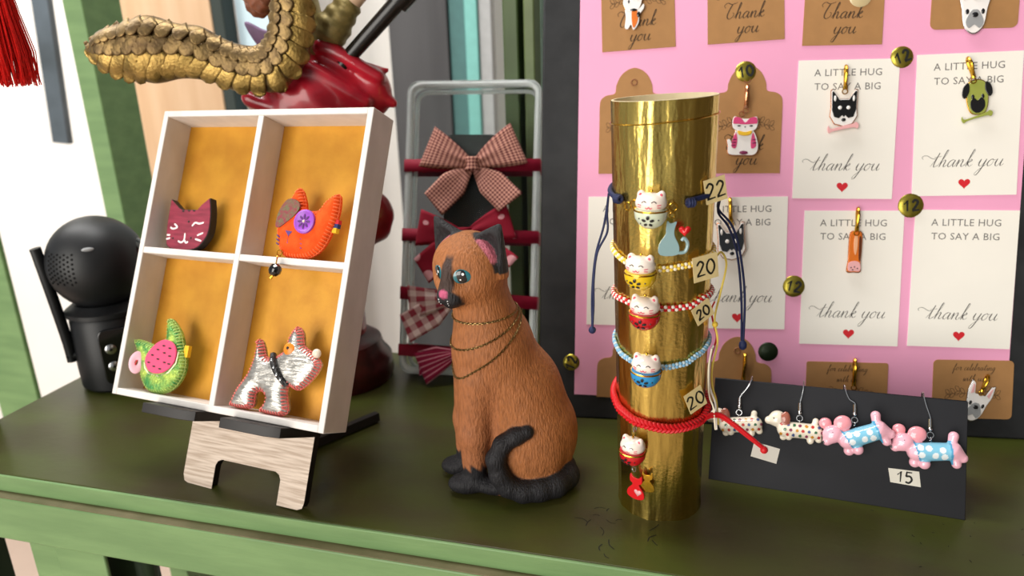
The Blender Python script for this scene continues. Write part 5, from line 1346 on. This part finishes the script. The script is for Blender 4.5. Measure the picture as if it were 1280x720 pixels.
def poodle_col(V):
    c = np.tile(np.array(lin('#eeb2c2')[:3]), (len(V), 1))
    e = np.minimum(s_ell(V, (-1.68, .16, .37), (.4, .38, .28)), s_ell(V, (-.75, .0, .52), (.53, .49, .3)))
    sw = (V[:, 0]+.32*V[:, 1] > -1.12) & (V[:, 0]+.12*V[:, 1] < .93) & (V[:, 1] > -1.5) & (V[:, 1] < -.15) & (e > .02)
    c[sw] = lin('#7fc0dc')[:3]
    ed = sw & ((V[:, 0]+.32*V[:, 1] < -1.0) | (V[:, 0]+.12*V[:, 1] > .82)); c[ed] = lin('#4f9cc4')[:3]
    for x, y in ((-.55, -1.15), (-.2, -.72), (.15, -1.1), (.5, -.75), (.62, -1.12), (-.62, -.72)):
        m = sw & (((V[:, 0]-x)**2+(V[:, 1]-y)**2) < .17**2); c[m] = lin('#e8eef0')[:3]
    c = mix3(c, np.clip((.03-e)/.03, 0, 1), '#ea9aa4')
    return c
def dachs(P):
    z_ = .4
    f = s_cap(P, (-.85, -.78, z_), (.95, -.75, z_), .52, .5)
    f = smin(f, s_ell(P, (-1.35, -.15, z_), (.56, .54, .45)), .15); f = smin(f, s_cap(P, (-1.4, -.25, z_), (-1.9, -.3, z_), .38, .26), .12)
    f = smin(f, s_cap(P, (-1.1, -.4, z_), (-.9, -.8, z_), .35, .35), .15)
    f = smin(f, s_ell(P, (-.88, -.1, z_+.3), (.3, .48, .16)), .03)
    f = smin(f, s_cap(P, (.85, -.6, z_), (.98, -.05, z_), .18, .2), .1)
    for x, y, z2 in ((-.95, -1.3, .3), (-.62, -1.25, .5), (.7, -1.35, .5), (1.2, -1.22, .35)): f = smin(f, s_cap(P, (x*.95, -.9, z2), (x, y, z2), .25, .22), .08)
    return f
def dachs_col(V):
    c = np.tile(np.array(lin('#ece2cf')[:3]), (len(V), 1)); cs_ = ['#c23a34', '#3c6a4a', '#c88a2a', '#4a5a8a', '#8a3a5a']
    rs = np.random.RandomState(5); k = 0
    for x in np.arange(-1.1, 1.4, .38):
        for y in (-.45, -.78, -1.1):
            xx = x+(.19 if abs(y+.78) < .01 else 0)+rs.uniform(-.03, .03); m = (((V[:, 0]-xx)**2+(V[:, 1]-y)**2) < .1**2) & (V[:, 2] > .3); c[m] = lin(cs_[k % 5])[:3]; k += 1
    e = s_ell(V, (-.88, -.1, .7), (.34, .52, .2)); c = mix3(c, np.clip((.02-e)/.03, 0, 1), '#a2604f')
    for x, y in ((-1.6, -.12),): c[((V[:, 0]-x)**2+(V[:, 1]-y)**2 < .05**2) & (V[:, 2] > .4)] = lin('#201a1a')[:3]
    return c
def ear_ring(label, name, u, v, rot, fn, cf, lo, hi, top, dx, dz=.15, sc=1.0):
    t = thing(name, label, 'earring', DF @ Matrix.Translation((u, v, .0)), 'animal earrings on the black stand')
    hook(t, top=top, dx=dx)
    organic('animal', fn, lo, hi, .045, M_cer, t, Matrix.Translation((0, 0, dz)) @ Matrix.Rotation(math.radians(rot), 4, 'Z') @ Matrix.Scale(sc, 4), colfn=cf)
    return t
t = ear_ring('pink poodle earring in blue dotted sweater above the price sticker', 'poodle_earring', 5.16, 4.4, 0, poodle, poodle_col, (-2.4, -2.1, -.1), (2.4, .7, 1.1), 2.15, -.35)
dots(t, 'eyes', [(-1.45, -.42, .06)], .99, M_enk); dots(t, 'nose', [(-2.02, -.88, .1)], .72, M_enk)
t = ear_ring('pink poodle earring in blue dotted sweater, tilted nose down', 'poodle_earring', 1.13, 4.8, 17, poodle, poodle_col, (-2.4, -2.1, -.1), (2.4, .7, 1.1), 1.75, -.55, .46)
ry = Matrix.Rotation(math.radians(17), 4, 'Z'); e1 = ry @ Vector((-1.45, -.42, .83)); e2 = ry @ Vector((-2.02, -.88, .55))
dots(t, 'eyes', [(e1.x, e1.y, .06)], 1.3, M_enk); dots(t, 'nose', [(e2.x, e2.y, .1)], 1.03, M_enk)
ear_ring('white dachshund earring with coloured dots and brown ears, facing the tube', 'dachshund_earring', -1.94, 4.56, 0, dachs, dachs_col, (-2.3, -1.8, -.1), (1.6, .5, 1.1), 2.0, .15, .14, .93)
ear_ring('cream dotted dachshund earring half behind the red bracelet cord', 'dachshund_earring', -5.49, 4.51, 8, dachs, dachs_col, (-2.3, -1.8, -.1), (1.6, .5, 1.1), 2.05, .6, .14, .93)
t = thing('price_sticker', 'small white paper sticker reading 15 on the black earring stand', 'sticker', DF @ Matrix.Translation((3.97, 1.8, .0)) @ Matrix.Rotation(math.radians(-1), 4, 'Z'))
obj('paper', MB().prism([(-.75, -.38), (.85, -.42), (.72, .45), (-.9, .42)], -.005, .02), mat('sticker_paper', '#d9d5c8', .6), t)
obj('numerals', digits(MB(), '15', .0, .02, .6, .11, .03), M_pen, t, smooth=0)

# ============================================================= red tassel
TS = thing('tassel', 'bright red silk tassel hanging at the edge beside the white wall', 'tassel', up_frame(-29.2, 45, 25.1))
random.seed(3); mb = MB()
for i in range(260):
    a = random.uniform(0, 2*PI); q = math.sqrt(random.random()); r0, r1 = .55*q, 1.25*q
    z0 = random.uniform(-.15, .55)
    x0, y_0, x1, y_1 = r0*math.cos(a), r0*math.sin(a), r1*math.cos(a)*1.0, r1*math.sin(a)
    w = random.uniform(-.15, .15)
    mb.tube([(x0-.1, y_0, 8), ((x0+x1)/2+w-.05, (y_0+y_1)/2, 4), (x1+w*.5, y_1+w, 1.8), (x1+w*.2+random.uniform(-.12, .12), y_1, z0)], .035, 4)
o = obj('strands', mb, mat('red_silk', '#ea1f1a', .45, var=.3, vs=6), TS); o['kind'] = 'stuff'
obj('tassel_head', MB().lathe([(0, 10.3), (.5, 10.2), (.75, 9.6), (.6, 9), (.5, 8.6), (.62, 7.9), (.5, 7.7)], 20), mat('red_silk'), TS)
obj('hanging_cord', MB().tube([(0, 0, 10.2), (0, 0, 134.9)], .12, 8), mat('red_silk'), TS)
